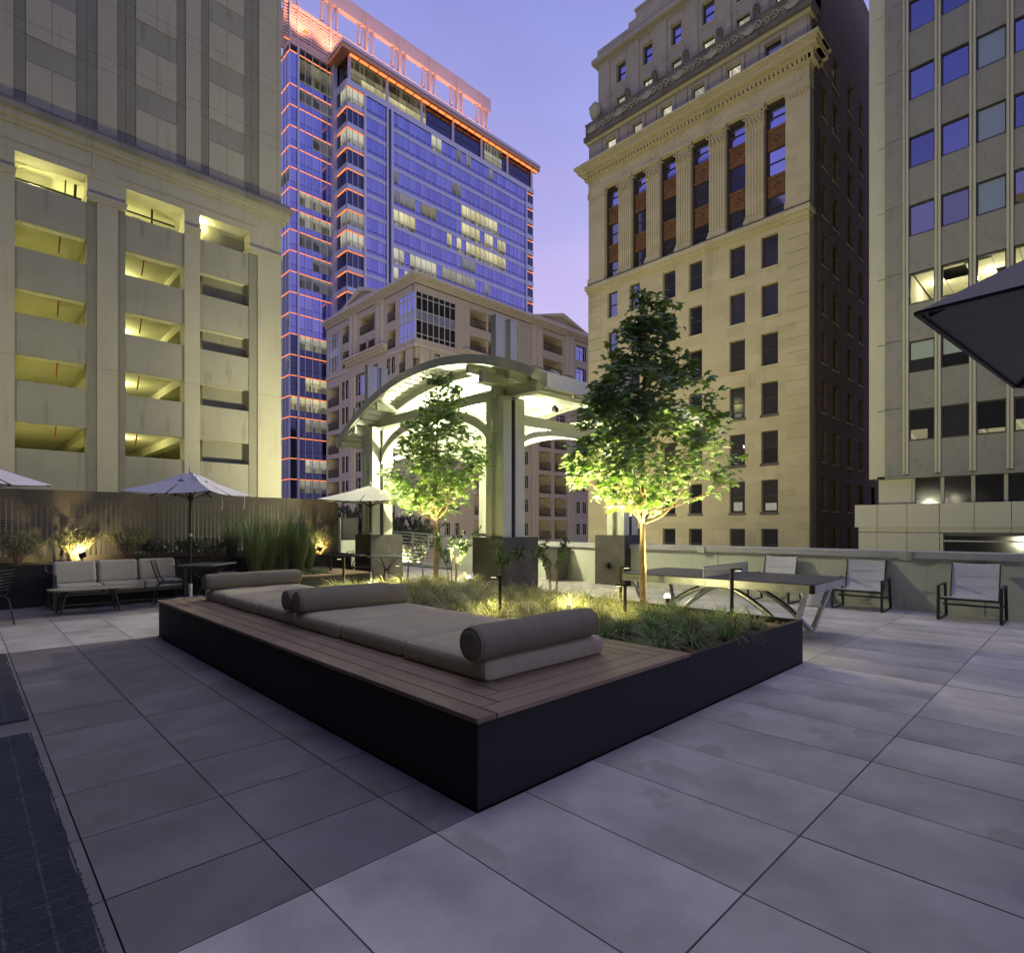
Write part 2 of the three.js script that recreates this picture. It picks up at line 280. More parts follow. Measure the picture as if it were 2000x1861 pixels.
// ---------------------------------------------------------------- parking garage, facade on v = 34
{
  const F = FV(34), t = thing('parking_garage', 'tall precast concrete parking garage with lit open decks at the left', 'parking garage', P(13.8, 34, -14));
  const L = -26, E = 13.8;
  const piers = [[-8.2, -3.4], [-1.6, 1.783], [4.813, 5.663], [8.63, 9.383], [12.437, 13.806]];
  const strips = [[4.428, 4.813], [5.663, 6.0], [11.995, 12.437]];
  const bays = [[-3.4, -1.6], [1.783, 4.428], [6.0, 8.63], [9.383, 11.995]];
  const sp = [[15.45, 17.2], [12.35, 14.2], [9.33, 11.2], [6.25, 8.13], [3.2, 5.05], [.12, 2.0], [-2.9, -1.05]];
  for (const [a, b] of piers) for (const [h0, h1] of [[-14, 1.2], [1.212, 9.2], [9.212, 17.3]]) part(t, 'pier', F.b(a, b, h0, h1, -.9, 0), M.garLight);
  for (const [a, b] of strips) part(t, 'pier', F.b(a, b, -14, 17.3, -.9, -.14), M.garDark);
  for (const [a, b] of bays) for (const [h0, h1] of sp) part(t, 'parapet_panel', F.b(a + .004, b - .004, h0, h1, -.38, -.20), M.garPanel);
  part(t, 'wall', F.b(L, -8.2, -14, 17.3, -.9, -.02), M.garLight);
  // capitals on the piers
  for (const [a, b] of [[-1.6, 1.783], [4.428, 6.0], [8.63, 9.383], [11.995, 13.806]]) {
    part(t, 'capital', [F.b(a - .02, b + .02, 17.3, 17.48, -.9, .06), F.b(a - .05, b + .05, 17.48, 17.62, -.9, .12), F.b(a, b, 17.62, 18.43, -.9, -.03)], M.garLight);
  }
  // frieze above the top openings with its inset frames
  const fz = [[L, 4.59], [4.60, 11.66], [11.67, E]];
  for (const [a, b] of fz) part(t, 'frieze', F.b(a, b, 18.43, 19.6, -.9, 0), M.garLight);
  for (const [a, b] of [[1.3, 4.8], [5.6, 12.4]]) part(t, 'moulding', F.b(a, b, 18.80, 18.83, 0, .035), M.garLight);
  for (const [a, b] of fz) { part(t, 'cornice', [F.b(a, b + (b === E ? .3 : 0), 19.612, 19.85, -.9, .10), F.b(a, b + (b === E ? .42 : 0), 19.85, 20.15, -.9, .26)], M.garLight); part(t, 'ledge', [F.b(a, b + (b === E ? .55 : 0), 20.15, 20.42, -.9, .42), F.b(a, b + (b === E ? .45 : 0), 20.42, 20.62, -.9, .30)], M.garLedge); }
  // upper wall: panels with recessed joints
  const xs = [-3.2, -1.2, 1.756, 2.165, 3.102, 4.009, 4.416, 4.825, 5.643, 6.0, 6.429, 7.357, 8.263, 8.689, 9.436, 9.832, 10.765, 11.688, 12.107, 12.498, 13.575, 13.806];
  const dark = new Set([2, 5, 6, 8, 9, 12, 14, 17, 18]), win = new Set([3, 4, 10, 11, 15, 16]);
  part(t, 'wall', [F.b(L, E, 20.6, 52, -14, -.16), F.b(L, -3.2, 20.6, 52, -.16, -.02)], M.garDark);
  const rows = [20.62, 21.2]; for (let k = 0; k < 8; k++) rows.push(23.93 + 3.33 * k, 24.53 + 3.33 * k);
  const q = [];
  for (let i = 0; i < xs.length - 1; i++) for (let r = 0; r < rows.length - 1; r++) {
    const a = xs[i] + .008, b = xs[i + 1] - .008, h0 = rows[r] + .008, h1 = rows[r + 1] - .008, push = (a, b, y0, y1, m, d) => q.push({ name: 'panel', geo: F.b(a, b, y0, y1, -.16, d), mat: m, p: P((a + b) / 2, 34, (y0 + y1) / 2), s: Math.sqrt((b - a) * (y1 - y0)) });
    if (h0 > 44) continue;
    if (win.has(i)) {     // blind window: pale leaves, darker spandrel across both leaves
      const long = h1 - h0 > 1.5;
      if (!long) push(a, b, h0, h1, M.garLight, -.02);
      else if (rows[r] < 21.3) { if (i % 2 === (i < 5 ? 1 : i < 12 ? 0 : 1)) { push(a, xs[i + 2] - .008, 22.72, h1, M.garPanel, -.06); } push(a, b, h0, 22.71, M.garLight, -.02); }
      else { if (i % 2 === (i < 5 ? 1 : i < 12 ? 0 : 1)) push(a, xs[i + 2] - .008, h0 + 1.42, h1, M.garPanel, -.06); push(a, b, h0, h0 + 1.41, M.garLight, -.02); }
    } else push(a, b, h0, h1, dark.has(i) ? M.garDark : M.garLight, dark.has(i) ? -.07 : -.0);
  }
  pieces(t, q, 230);
  // decks, ceilings, back and end walls
  const deck = [], inn = [];
  for (const [h0] of sp.slice(0, 6)) deck.push(F.b(L, 11.9, h0 + .35, h0 + .62, -16, -.4), F.b(L, 11.9, h0 + .06, h0 + .35, -1.0, -.4), ...[1.5, 4.9, 8.9].map(a => F.b(a - .25, a + .25, h0 - .12, h0 + .35, -16, -1.0)));
  deck.push(F.b(L, 11.9, 18.55, 18.9, -16, -.9));
  part(t, 'deck', deck, M.garIn);
  part(t, 'back_wall', [F.b(L, E, -14, 20.6, -16.4, -16), F.b(13.5, E, -14, 20.6, -16, -.9), F.b(L - .3, L, -14, 52, -16.4, 0), F.b(L, E, 51.6, 52, -14, -.16)], M.garIn);
  part(t, 'stair_wall', F.b(9.75, 13.5, -14, 18.5, -1.5, -.9), M.garDark);
  // ceiling lights and sprinkler drops
  let i = 0;
  for (const [h0] of sp.slice(0, 6)) {
    const top = i === 0; const hc = h0 + .35;
    for (const [u, v, I] of [[.2, 38.2, 44], [6.4, 39.0, 20]]) {
      const f = part(t, 'ceiling_light', [F.b(u - .25, u + .25, hc - .12, hc - .004, -(v - 34) - .25, -(v - 34) + .25)], M.garDark);
      part(f, 'diffuser', F.b(u - .2, u + .2, hc - .16, hc - .121, -(v - 34) - .2, -(v - 34) + .2), M.lampGreen);
      lamp('point', SODIUM, I, P(u, v, hc - .42), { radius: 6 });
    }
    part(t, 'pipe', rod(P(3.5 - .05 * i, 35.6, hc - .9), P(3.55 - .05 * i, 35.5, hc), .03), std([.35, .07, .02])); part(t, 'pipe', rod(P(7 - .1 * i, 35.7, hc - .9), P(7.1 - .1 * i, 35.6, hc), .03), std([.35, .07, .02])); i++;
  }
  // top deck: pipes, ducts and a bare flood lamp behind the second opening
  part(t, 'pipe', [rod(P(1.8, 36, 18.1), P(4.4, 35.6, 17.9), .05), rod(P(4.1, 35.5, 17.3), P(4.15, 35.5, 18.5), .06), rod(P(3.7, 35.4, 17.2), P(3.75, 35.4, 18.5), .03)], M.railMetal);
  part(t, 'pipe', [rod(P(6.1, 35.5, 18.05), P(8.6, 35.8, 18.15), .05), rod(P(7.4, 35.4, 17.3), P(7.42, 35.4, 18.5), .05), rod(P(9.5, 35.3, 17.3), P(9.55, 35.3, 18.4), .05)], M.railMetal);
  const fl = part(t, 'flood_lamp', F.b(6.45, 6.8, 17.40, 17.56, -1.2, -.9), M.garDark); part(fl, 'lens', F.b(6.47, 6.78, 17.30, 17.40, -1.15, -.92), glow([1, 1, .7], 30));
  lamp('point', SODIUM, 22, P(6.6, 35.05, 17.2), { radius: 5 }); lamp('point', SODIUM, 40, P(2.6, 36.5, 17.7), { radius: 6 }); lamp('point', SODIUM, 10, P(9.55, 34.75, 18.2), { radius: 4 });
  part(t, 'ceiling_light', F.b(2.4, 2.8, 17.82, 17.9, -2.7, -2.3), M.lampGreen);
}
// ---------------------------------------------------------------- limestone office tower, front on u = 43, brick side on v = 14.15
{
  const F = FU(43), S = FV(14.15), t = thing('office_tower', 'tall old limestone office tower with fluted pilasters and a brick side wall', 'office tower', P(43, 14.15, -14));
  const cols = [[30.48, 31.6], [28.1, 29.2], [24.62, 25.83], [22.24, 23.4], [18.74, 19.96], [16.3, 17.52]];
  const rows = []; for (let k = 0; k < 9; k++) rows.push([20.7 - 3.63 * k, 23.1 - 3.63 * k - (k ? .0 : 0)]);
  const holes = []; for (const [a, b] of cols) for (const [h0, h1] of rows) holes.push([a, b, h0, h1]);
  const nooks = [[30.43, 31.9], [27.5, 29.0], [24.6, 26.12], [21.7, 23.25], [18.75, 20.3], [15.78, 17.34]];
  part(t, 'wall', [...holed(F, 15.67, 32.3, -14, 23.8, -.55, 0, holes), F.b(14.15, 33.78, -14, 23.8, -1.6, -.55), F.b(14.15, 33.78, 23.8, 39.6, -2.4, -1.2)], M.limestone);
  const quoins = [];   // rusticated corner stones
  for (const [a, b] of [[14.15, 15.67], [32.3, 33.78]]) for (let h = -6.5; h < 23.6; h += 1.025) { const g = F.b(a + (a > 20 ? 0 : 0), b, h + .025, Math.min(h + 1.0, 23.78), -.55, .05); quoins.push({ name: 'stone', geo: g, mat: M.limestone, p: P(43, a, h), s: 1.2 }); }
  part(t, 'wall', [F.b(14.15, 15.67, -14, 23.8, -.55, -.0), F.b(32.3, 33.78, -14, 23.8, -.55, 0)], M.limestone);
  pieces(t, quoins, 80);
  const sash = (a, b, h0, h1, d, m, fr = M.winFrame) => {
    const w = part(t, 'window', [F.b(a, a + .08, h0, h1, d - .08, d), F.b(b - .08, b, h0, h1, d - .08, d), F.b(a + .08, b - .08, h1 - .08, h1, d - .08, d), F.b(a + .08, b - .08, h0, h0 + .08, d - .08, d), F.b(a + .08, b - .08, (h0 + h1) / 2 - .04, (h0 + h1) / 2 + .04, d - .07, d + .01)], fr);
    part(w, 'pane', F.b(a + .08, b - .08, h0 + .08, (h0 + h1) / 2 - .04, d - .075, d - .05), m[0]); part(w, 'pane', F.b(a + .08, b - .08, (h0 + h1) / 2 + .04, h1 - .08, d - .065, d - .04), m[1]);
    return w;
  };
  R = mulberry(31);
  for (const [a, b] of cols) for (const [h0, h1] of rows) {
    if (h0 < -8) continue; const m = h0 > 15 ? M.winGlass : M.winDark, m1 = m[Math.floor(R() * 3)];
    sash(a, b, h0, h1, -.30, [m1, R() > .7 ? m[Math.floor(R() * 3)] : m1]);
    part(t, 'sill', F.b(a - .08, b + .08, h0 - .2, h0, -.5, .07), h0 < 12 ? M.limeDark : M.limestone);
    part(t, 'reveal', [F.b(a, b, h0 - .02, h0 - .001, -.55, -.50)], M.limestone);
  }
  // lit shelves seen through a few of the low windows
  for (const [i, k] of [[4, 3], [4, 5], [4, 6], [5, 5], [5, 6], [3, 6], [2, 6]]) { const [a, b] = cols[i], h = rows[k][0]; part(t, 'lit_room', F.b(a + .15 + .3 * R(), b - .15 - .2 * R(), h + .15, h + .15 + .5 * R() + .25, -.34, -.335), litRoom([1, .93, .75], .35, 40 + i + k)); }
  part(t, 'lit_room', F.b(18.95, 19.0, 7.55, 7.72, -.33, -.32), glow([1, 1, .9], 9));
  // belt course under the colonnade
  part(t, 'belt_course', [F.b(14.1, 33.85, 23.5, 23.8, -.6, .22), F.b(14.0, 33.95, 23.8, 24.15, -1.2, .42), F.b(14.15, 33.78, 24.15, 24.4, -1.2, .12)], M.limestone);
  part(t, 'belt_cap', F.b(14.0, 33.95, 24.152, 24.22, -1.1, .40), M.limeDark);
  // end piers
  for (const [a, b] of [[14.15, 15.78], [31.9, 33.78]]) { part(t, 'corner_pier', [F.b(a, b, 24.4, 32.5, -1.2, 0)], M.limestone); part(t, 'pier_base', [F.b(a - .03, b + .03, 24.4, 24.75, 0, .16), F.b(a - .03, b + .03, 24.75, 24.98, 0, .09)], M.limestone); part(t, 'capital', [F.b(a - .03, b + .03, 32.5, 32.62, -1.2, .06), F.b(a - .05, b + .05, 32.62, 32.95, -1.2, .12)].concat(Array.from({ length: 6 }, (_, i) => F.b(a + .1 + i * .25, a + .24 + i * .25, 32.28, 32.6, 0, .10))), M.limestone); }
  // fluted pilasters with leafy capitals
  for (let i = 0; i < 5; i++) {
    const a = nooks[i + 1][1] + .02, b = nooks[i][0] - .02, w = b - a, g = [F.b(a, b, 24.95, 31.6, -1.1, -.06)];
    for (let k = 0; k < 6; k++) g.push(F.b(a + w * (k + .14) / 6, a + w * (k + .74) / 6, 25.0, 31.5, -.06, .02));
    part(t, 'pilaster', g, M.limestone);
    part(t, 'pilaster_base', [F.b(a - .1, b + .1, 24.4, 24.62, -1.1, .16), F.b(a - .06, b + .06, 24.62, 24.8, -1.1, .10), F.b(a - .02, b + .02, 24.8, 24.95, -1.1, .05)], M.limestone);
    const c = [F.b(a - .14, b + .14, 32.72, 32.95, -1.1, .20), F.b(a - .02, b + .02, 31.5, 32.72, -1.1, .0)];
    for (const s of [0, 1]) { const x = s ? b - .02 : a + .02; c.push(new THREE.TorusGeometry(.15, .055, 6, 14).rotateY(Math.PI / 2).translate(43 - .14, 32.52, -x)); }
    for (let r = 0; r < 2; r++) for (let k = 0; k < 4 + r; k++) { const x = a + w * (k + .5) / (4 + r), y = 31.72 + r * .36; c.push(new THREE.SphereGeometry(.13, 7, 6).scale(.7, 1.35, .75).translate(43 - .06, y, -x), new THREE.SphereGeometry(.07, 6, 5).translate(43 - .16, y + .15, -x)); }
    part(t, 'capital', c.map(g => g.attributes.uv ? g : wuv(g)), M.limestone);
  }
  // windows and terracotta spandrels of the colonnade
  for (let i = 0; i < 6; i++) {
    const [a, b] = nooks[i], d = -.62;
    part(t, 'jamb', [F.b(a - .02, a + .1, 24.4, 32.95, -1.2, -.35), F.b(b - .1, b + .02, 24.4, 32.95, -1.2, -.35), F.b(a + .1, b - .1, 32.8, 32.95, -1.2, -.35)], M.winFrame);
    for (const [h0, h1] of [[24.42, 26.1], [27.62, 29.6], [31.15, 32.8]]) { const m = i > 3 && h0 > 26 || h0 > 30 ? M.blueGlass : M.winGlass, m1 = m[Math.floor(R() * 3)]; sash(a + .1, b - .1, h0, h1, d, [m1, m1]); }
    for (const [h0, h1] of [[26.1, 27.62], [29.6, 31.15]]) { const s = part(t, 'spandrel', [F.b(a + .1, b - .1, h0, h1, d - .2, d + .06), F.b(a + .1, b - .1, h0, h0 + .16, d + .06, d + .14), F.b(a + .1, b - .1, h1 - .2, h1, d + .06, d + .16)], M.terra); const m = F.p((a + b) / 2, (h0 + h1) / 2, d + .08); part(s, 'rosette', [new THREE.TorusGeometry(.22, .06, 6, 18).rotateY(Math.PI / 2).translate(m.x, m.y, m.z), new THREE.SphereGeometry(.12, 8, 6).translate(m.x, m.y, m.z)], M.terra); const le = []; for (let k = 0; k < 6; k++) { const x = a + .25 + (b - a - .5) * k / 5; le.push(new THREE.SphereGeometry(.07, 6, 5).scale(.6, 1, 1.8).translate(m.x, m.y + .1 * (k % 2 ? 1 : -1), -x)); } part(s, 'leaf_relief', le, M.terra); }
  }
  // entablature: frieze with discs, dentils, big cornice
  part(t, 'frieze', [F.b(14.15, 33.78, 32.95, 33.2, -1.2, .10), F.b(14.15, 33.78, 33.2, 34.15, -1.2, .03), F.b(14.1, 33.83, 34.15, 34.3, -1.2, .14)], M.limestone);
  for (const c of [14.9, 18.05, 21.0, 23.9, 26.8, 29.7, 32.8]) { const p = F.p(c, 33.68, .05); part(t, 'disc', new THREE.CylinderGeometry(.34, .34, .08, 22).rotateZ(Math.PI / 2).translate(p.x, p.y, p.z), M.limestone); }
  for (let k = 0; k < 62; k++) { const a = 13.95 + k * .322; part(t, 'dentil', F.b(a, a + .19, 34.32, 34.62, -.2, .36), M.limestone); }
  for (let k = 0; k < 4; k++) part(t, 'dentil', S.b(43.0 - .36 + k * .322, 43.0 - .36 + k * .322 + .19, 34.32, 34.62, -.2, .36), M.limestone);
  part(t, 'cornice', [F.b(13.8, 34.1, 34.30, 34.325, -1.2, .32), F.b(13.75, 34.18, 34.62, 34.86, -1.2, .48), F.b(13.45, 34.48, 34.86, 35.12, -1.2, .82), F.b(13.35, 34.6, 35.12, 35.3, -1.2, .95), F.b(13.22, 34.75, 35.3, 35.5, -1.2, 1.1), F.b(13.4, 34.5, 35.5, 35.58, -1.2, .9)], M.limestone);
  part(t, 'cornice_return', [S.b(43.0, 44.6, 34.62, 34.86, 0, .42), S.b(43.0, 44.6, 34.86, 35.3, 0, .75), S.b(43.0, 44.6, 35.3, 35.5, 0, .93)], M.limestone);
  // attic storey
  const at = [[30.65, 31.8], [27.86, 28.92], [24.95, 26.05], [22.03, 23.13], [19.08, 20.2], [16.08, 17.25]];
  part(t, 'wall', holed(F, 14.15, 33.78, 35.3, 38.0, -1.2, -.05, at.map(([a, b]) => [a, b, 35.2, 37.3])), M.attic);
  at.forEach(([a, b], i) => {
    part(t, 'architrave', [F.b(a - .3, a - .02, 35.3, 37.32, -.05, .05), F.b(b + .02, b + .3, 35.3, 37.32, -.05, .05), F.b(a - .3, b + .3, 37.32, 37.6, -.05, .05)], M.attic);
    const m = i === 5 ? M.winGlass[2] : M.lit[1 + i % 2]; sash(a, b, 35.3, 37.3, -.35, [m, m]);
  });
  for (const [a, b] of [[32.2, 33.6], [29.3, 30.2], [26.45, 27.4], [23.55, 24.5], [20.6, 21.6], [17.7, 18.65], [14.3, 15.6]]) part(t, 'attic_panel', F.b(a, b, 35.3, 37.7, -.05, .03), M.attic);
  part(t, 'cornice', [F.b(14.0, 33.9, 37.7, 37.95, -1.2, .22)], M.limestone);
  // ornamental parapet: dark ledge, scrolls and palmettes
  part(t, 'ornament_band', [F.b(13.85, 34.05, 37.95, 38.35, -1.2, .45), F.b(14.0, 33.95, 38.35, 39.5, -.7, .25), F.b(13.95, 34.0, 39.5, 39.62, -.75, .30)], M.limeDark);
  const pal = [33.2, 30.1, 27.2, 24.2, 21.3, 18.3, 15.2];
  for (const c of pal) { const g = []; for (let k = -3; k <= 3; k++) { const q = new THREE.SphereGeometry(.11, 6, 5).scale(.5, 4.1 - Math.abs(k) * .35, .8); q.translate(0, .42, 0); q.rotateX(k * .30); const p = F.p(c, 38.5, .30); g.push(wuv(q.translate(p.x, p.y, p.z))); } part(t, 'palmette', g, M.attic); }
  for (let i = 0; i < pal.length - 1; i++) for (let k = 1; k < 5; k++) { const c = mix(pal[i], pal[i + 1], k / 5), p = F.p(c, 38.85 + (k % 2 ? .06 : -.06), .29); part(t, 'scroll', [new THREE.TorusGeometry(.26, .055, 6, 16, 5.2).rotateY(Math.PI / 2).translate(p.x, p.y, p.z), new THREE.SphereGeometry(.09, 6, 5).translate(p.x, p.y, p.z)], M.attic); }
  // set-back top storeys
  const tw = [[30.1, 31.13], [27.3, 28.3], [24.5, 25.47], [21.56, 22.65], [18.7, 19.77], [15.75, 16.85]];
  const th = []; for (const [a, b] of tw) th.push([a, b, 39.3, 41.3], [a, b, 42.5, 44.4]);
  part(t, 'wall', [...holed(F, 14.15, 33.2, 38.4, 45.4, -2.4, -.75, th), F.b(14.15, 33.2, 38.4, 45.4, -3.4, -2.4)], M.attic);
  tw.forEach(([a, b], i) => { const m = M.lit[1 + (i + 1) % 2]; sash(a, b, 39.3, 41.3, -1.1, [m, m]); const g = M.blueGlass[i % 3]; sash(a, b, 42.5, 44.4, -1.1, [g, g]); part(t, 'sill', F.b(a - .1, b + .1, 42.32, 42.5, -1.2, -.68), M.attic); });
  for (const c of [32.4, 29.2, 26.4, 23.5, 20.7, 17.75, 15.0]) { part(t, 'pier', F.b(c - .55, c + .55, 38.4, 45.2, -.75, -.62), M.attic); }
  part(t, 'cornice', [F.b(14.0, 33.35, 45.2, 45.45, -3, -.6), F.b(13.8, 33.65, 45.45, 45.85, -3, -.25), F.b(14.15, 33.2, 45.85, 46.75, -3, -.6), F.b(14.15, 28.9, 46.75, 47.75, -3, -.6), F.b(14.05, 29.0, 47.75, 47.95, -3, -.5), F.b(28.9, 29.7, 46.75, 47.2, -2.6, -.62)], M.attic);
  // urn at the corner and lion-like keystones standing on the ornament band
  { const p = F.p(33.1, 39.62, -.15); const g = new THREE.LatheGeometry([[0, 0], [.34, 0], [.36, .1], [.2, .2], [.16, .3], [.42, .55], [.52, .9], [.56, 1.3], [.6, 1.4], [.5, 1.45], [.4, 1.55], [.34, 1.75], [.12, 1.9], [.1, 2.0], [0, 2.05]].map(a => new THREE.Vector2(...a)), 22).translate(p.x, p.y, p.z); part(t, 'urn', wuv(g), M.attic); }
  for (const c of [29.35, 26.55, 23.65, 20.75, 17.85, 14.95]) { const p = F.p(c, 39.62, .0); part(t, 'antefix', [bx(.3, .5, .42, p.x, p.y + .25, p.z), wuv(new THREE.SphereGeometry(.3, 10, 8).scale(.8, .9, 1).translate(p.x, p.y + .72, p.z)), wuv(new THREE.SphereGeometry(.13, 8, 6).translate(p.x - .25, p.y + .68, p.z)), wuv(new THREE.TorusGeometry(.2, .07, 6, 12, 3.3).rotateY(Math.PI / 2).translate(p.x - .12, p.y + .82, p.z))], M.limeDark); }
  // brick side
  const sc = [[45.62, 46.77], [48.16, 49.48], [51.81, 53.11], [55.0, 56.18], [58.69, 59.99], [62.4, 63.6]], sh = [];
  const sr = []; for (let k = -4; k < 8; k++) sr.push([20.84 - 3.63 * k, 23.2 - 3.63 * k]);
  for (const [a, b] of sc) for (const [h0, h1] of sr) sh.push([a, b, h0, h1]);
  part(t, 'side_wall', [...holed(S, 44.0, 66, -14, 47.2, -.5, 0, sh), S.b(46, 66, -14, 47.2, -1.4, -.5)], M.brick);
  part(t, 'side_quoin', [S.b(43.004, 44.0, -14, 33, -.5, .03)], M.trimLime); part(t, 'side_quoin', S.b(43.6, 44.0, 35.5, 47, -.5, .0), M.brick);
  part(t, 'rear_wall', [B(65.4, 66, 14.8, 33.78, -14, 47), B(46, 66, 33.0, 33.78, -14, 47), B(46, 66, 15, 33.5, 46, 46.6)], M.brick);
  part(t, 'downpipe', rod(P(43.9, 14.02, -14), P(43.9, 14.02, 34.3), .09), M.frameDark);
  for (const [a, b] of sc) for (const [h0, h1] of sr) {
    if (h0 < -3) continue; const lit = h0 > 26 && a < 56 && (a < 50 || h0 > 33);
    const w = part(t, 'window', [S.b(a, a + .1, h0, h1, -.34, -.26), S.b(b - .1, b, h0, h1, -.34, -.26), S.b(a + .1, b - .1, h1 - .1, h1, -.34, -.26), S.b(a + .1, b - .1, (h0 + h1) / 2 - .05, (h0 + h1) / 2 + .05, -.33, -.25)], M.winFrame);
    part(w, 'pane', S.b(a + .1, b - .1, h0, h1 - .1, -.36, -.34), lit ? M.litDim[Math.floor(R() * 2)] : M.winDark[Math.floor(R() * 3)]);
    part(t, 'sill', S.b(a - .08, b + .08, h0 - .16, h0, -.5, .07), M.trimLime);
  }
}
// ---------------------------------------------------------------- grey panelled office block at the right, front on u = 37.5
{
  const F = FU(37.5), t = thing('grey_office_building', 'grey stone panelled office block with square windows and pale mullions at the right edge', 'office building', P(37.5, 8.37, -14));
  const mul = [7.365]; for (let k = 0; k < 11; k++) mul.push(5.93 - 1.455 * k);
  const rows = []; for (let k = 0; k < 9; k++) rows.push([6.17 + 3.745 * k, 7.9 + 3.745 * k]);
  const end = -9.3;
  part(t, 'core', [B(38.9, 62, end, 8.36, 4.2, 13.5), B(46.2, 62, end, 8.36, 13.5, 16.2), B(38.9, 46.2, 7.35, 8.36, 13.5, 16.2), B(38.9, 62, end, 8.36, 16.2, 46), B(38.2, 62, end, 8.6, -14, 4.2)], M.greyPanel);
  part(t, 'corner_strip', [FV(8.8).b(37.75, 62, 4.2, 46, -.4, 0)], M.paleMetal);
  for (let h = 4.3; h < 44; h += 3.745) { part(t, 'panel', F.b(8.42, 8.80, h + .02, h + 3.725, -.6, -.25), M.paleMetal); part(t, 'panel', F.b(7.49, 8.37, h + .015, h + 3.73, -1.4, 0), M.greyPanel); }
  const lights = [];
  R = mulberry(77);
  for (let i = 0; i < mul.length - 1; i++) {
    const a = mul[i + 1] + .135, b = mul[i] - .135;
    part(t, 'mullion', [F.b(mul[i] - .13, mul[i] - .03, 4.35, 46, -.6, .13), F.b(mul[i] + .03, mul[i] + .13, 4.35, 46, -.6, .13), F.b(mul[i] - .03, mul[i] + .03, 4.35, 46, -.6, .02)], M.greyMull);
    part(t, 'panel', F.b(a, b, 4.3, rows[0][0], -.5, 0), M.greyPanel);
    rows.forEach(([h0, h1], k) => {
      if (k < rows.length - 1) part(t, 'panel', F.b(a, b, h1, rows[k + 1][0], -.5, 0), M.greyPanel);
      if (h0 > 38) return;
      const w = part(t, 'window', [F.b(a, a + .06, h0, h1, -.25, -.04), F.b(b - .06, b, h0, h1, -.25, -.04), F.b(a + .06, b - .06, h0, h0 + .07, -.25, -.04), F.b(a + .06, b - .06, h1 - .07, h1, -.25, -.04)], M.frameDark);
      const room = k === 2;     // the lit row
      if (room) part(w, 'pane', F.b(a + .06, b - .06, h0 + .07, h1 - .07, -.16, -.14), M.clear);
      else {
        let m = k >= 4 ? M.greyGlass[(i + k) % 3] : k === 3 ? M.winGlass[i % 3] : M.winDark[(i + k) % 3];
        part(w, 'pane', F.b(a + .06, b - .06, h0 + .07, h1 - .07, -.16, -.14), m);
        if (i === 2 && (k === 4 || k === 3) || (k === 5 && i === 2)) part(w, 'blind', F.b(a + .07, b - .07, h0 + .08, h1 - .08, -.138, -.130), std([.20, .25, .33], { roughness: .35 }));
        if (k === 1) part(w, 'blind', F.b(a + .07, b - .07, h0 + .72, h1 - .08, -.138, -.130), std([.30, .36, .31], { roughness: .4 }));
        if (k === 0 && i !== 1) part(w, 'lit_room', F.b(a + (i ? .07 : .35), b - .07, h0 + .1, h0 + (i % 3 ? .3 : .62), -.138, -.130), litRoom([1, .95, .55], .38, 60 + i));
        if (k === 3 && i > 2) part(w, 'lit_room', F.b(a + .07, b - .07, h0 + .1, h0 + .55, -.138, -.130), litRoom([1, .75, .4], .2, 70 + i));
      }
    });
  }
  part(t, 'soffit', F.b(end, 8.37, 4.15, 4.3, -1.4, .02), M.greyPanel);
  // lit office behind the lit row: ceiling grid with missing tiles, back wall, tubes
  { const [h0, h1] = rows[2], hc = h1 + .12; R = mulberry(5);
    part(t, 'lit_room', [B(37.66, 46, end, 7.2, h0 - .12, h0 - .02), B(45.9, 46, end, 7.2, h0, hc), B(37.66, 46, 7.2, 7.3, h0 - .1, hc)], std([.72, .70, .58]));
    const hol = new Set(['1,1', '1,2', '2,0', '3,3', '3,4', '5,2', '5,5', '6,1', '7,4', '8,2', '4,7']);
    for (let i = 0; i < 13; i++) for (let j = 0; j < 9; j++) if (!hol.has(i + ',' + j)) part(t, 'ceiling_tile', B(37.72 + j * .9, 37.72 + j * .9 + .87, 7.15 - (i + 1) * 1.1, 7.15 - i * 1.1 - .03, hc, hc + .03), std([.70, .69, .60]));
    part(t, 'ceiling_void', B(37.66, 46, end, 7.2, hc + .5, hc + .55), M.frameDark);
    for (const [u, v] of [[40.2, 6.4], [40.4, 4.0], [41.8, 3.7], [40.3, .8], [42, -2]]) { part(t, 'ceiling_light', B(u - .15, u + .15, v - .12, v + .12, hc - .06, hc - .002), M.bulbCold); lamp('point', [1, .95, .55], 4.2, P(u, v, hc - .3), { radius: 6 }); }
  }
  // recessed glazed storey
  for (let i = 0; i < 12; i++) { const a = 7.2 - (i + 1) * 1.3, b = 7.2 - i * 1.3; const w = part(t, 'window', [F.b(b - .16, b, 2.6, 4.15, -.7, -.5), F.b(a, b - .16, 2.6, 2.72, -.7, -.55)], M.greyMull); part(w, 'pane', F.b(a, b - .16, 2.72, 4.15, -.68, -.64), M.winDark[i % 3]); }
  part(t, 'wall', F.b(7.2, 8.77, 2.6, 4.15, -1.2, -.45), M.paleMetal);
}
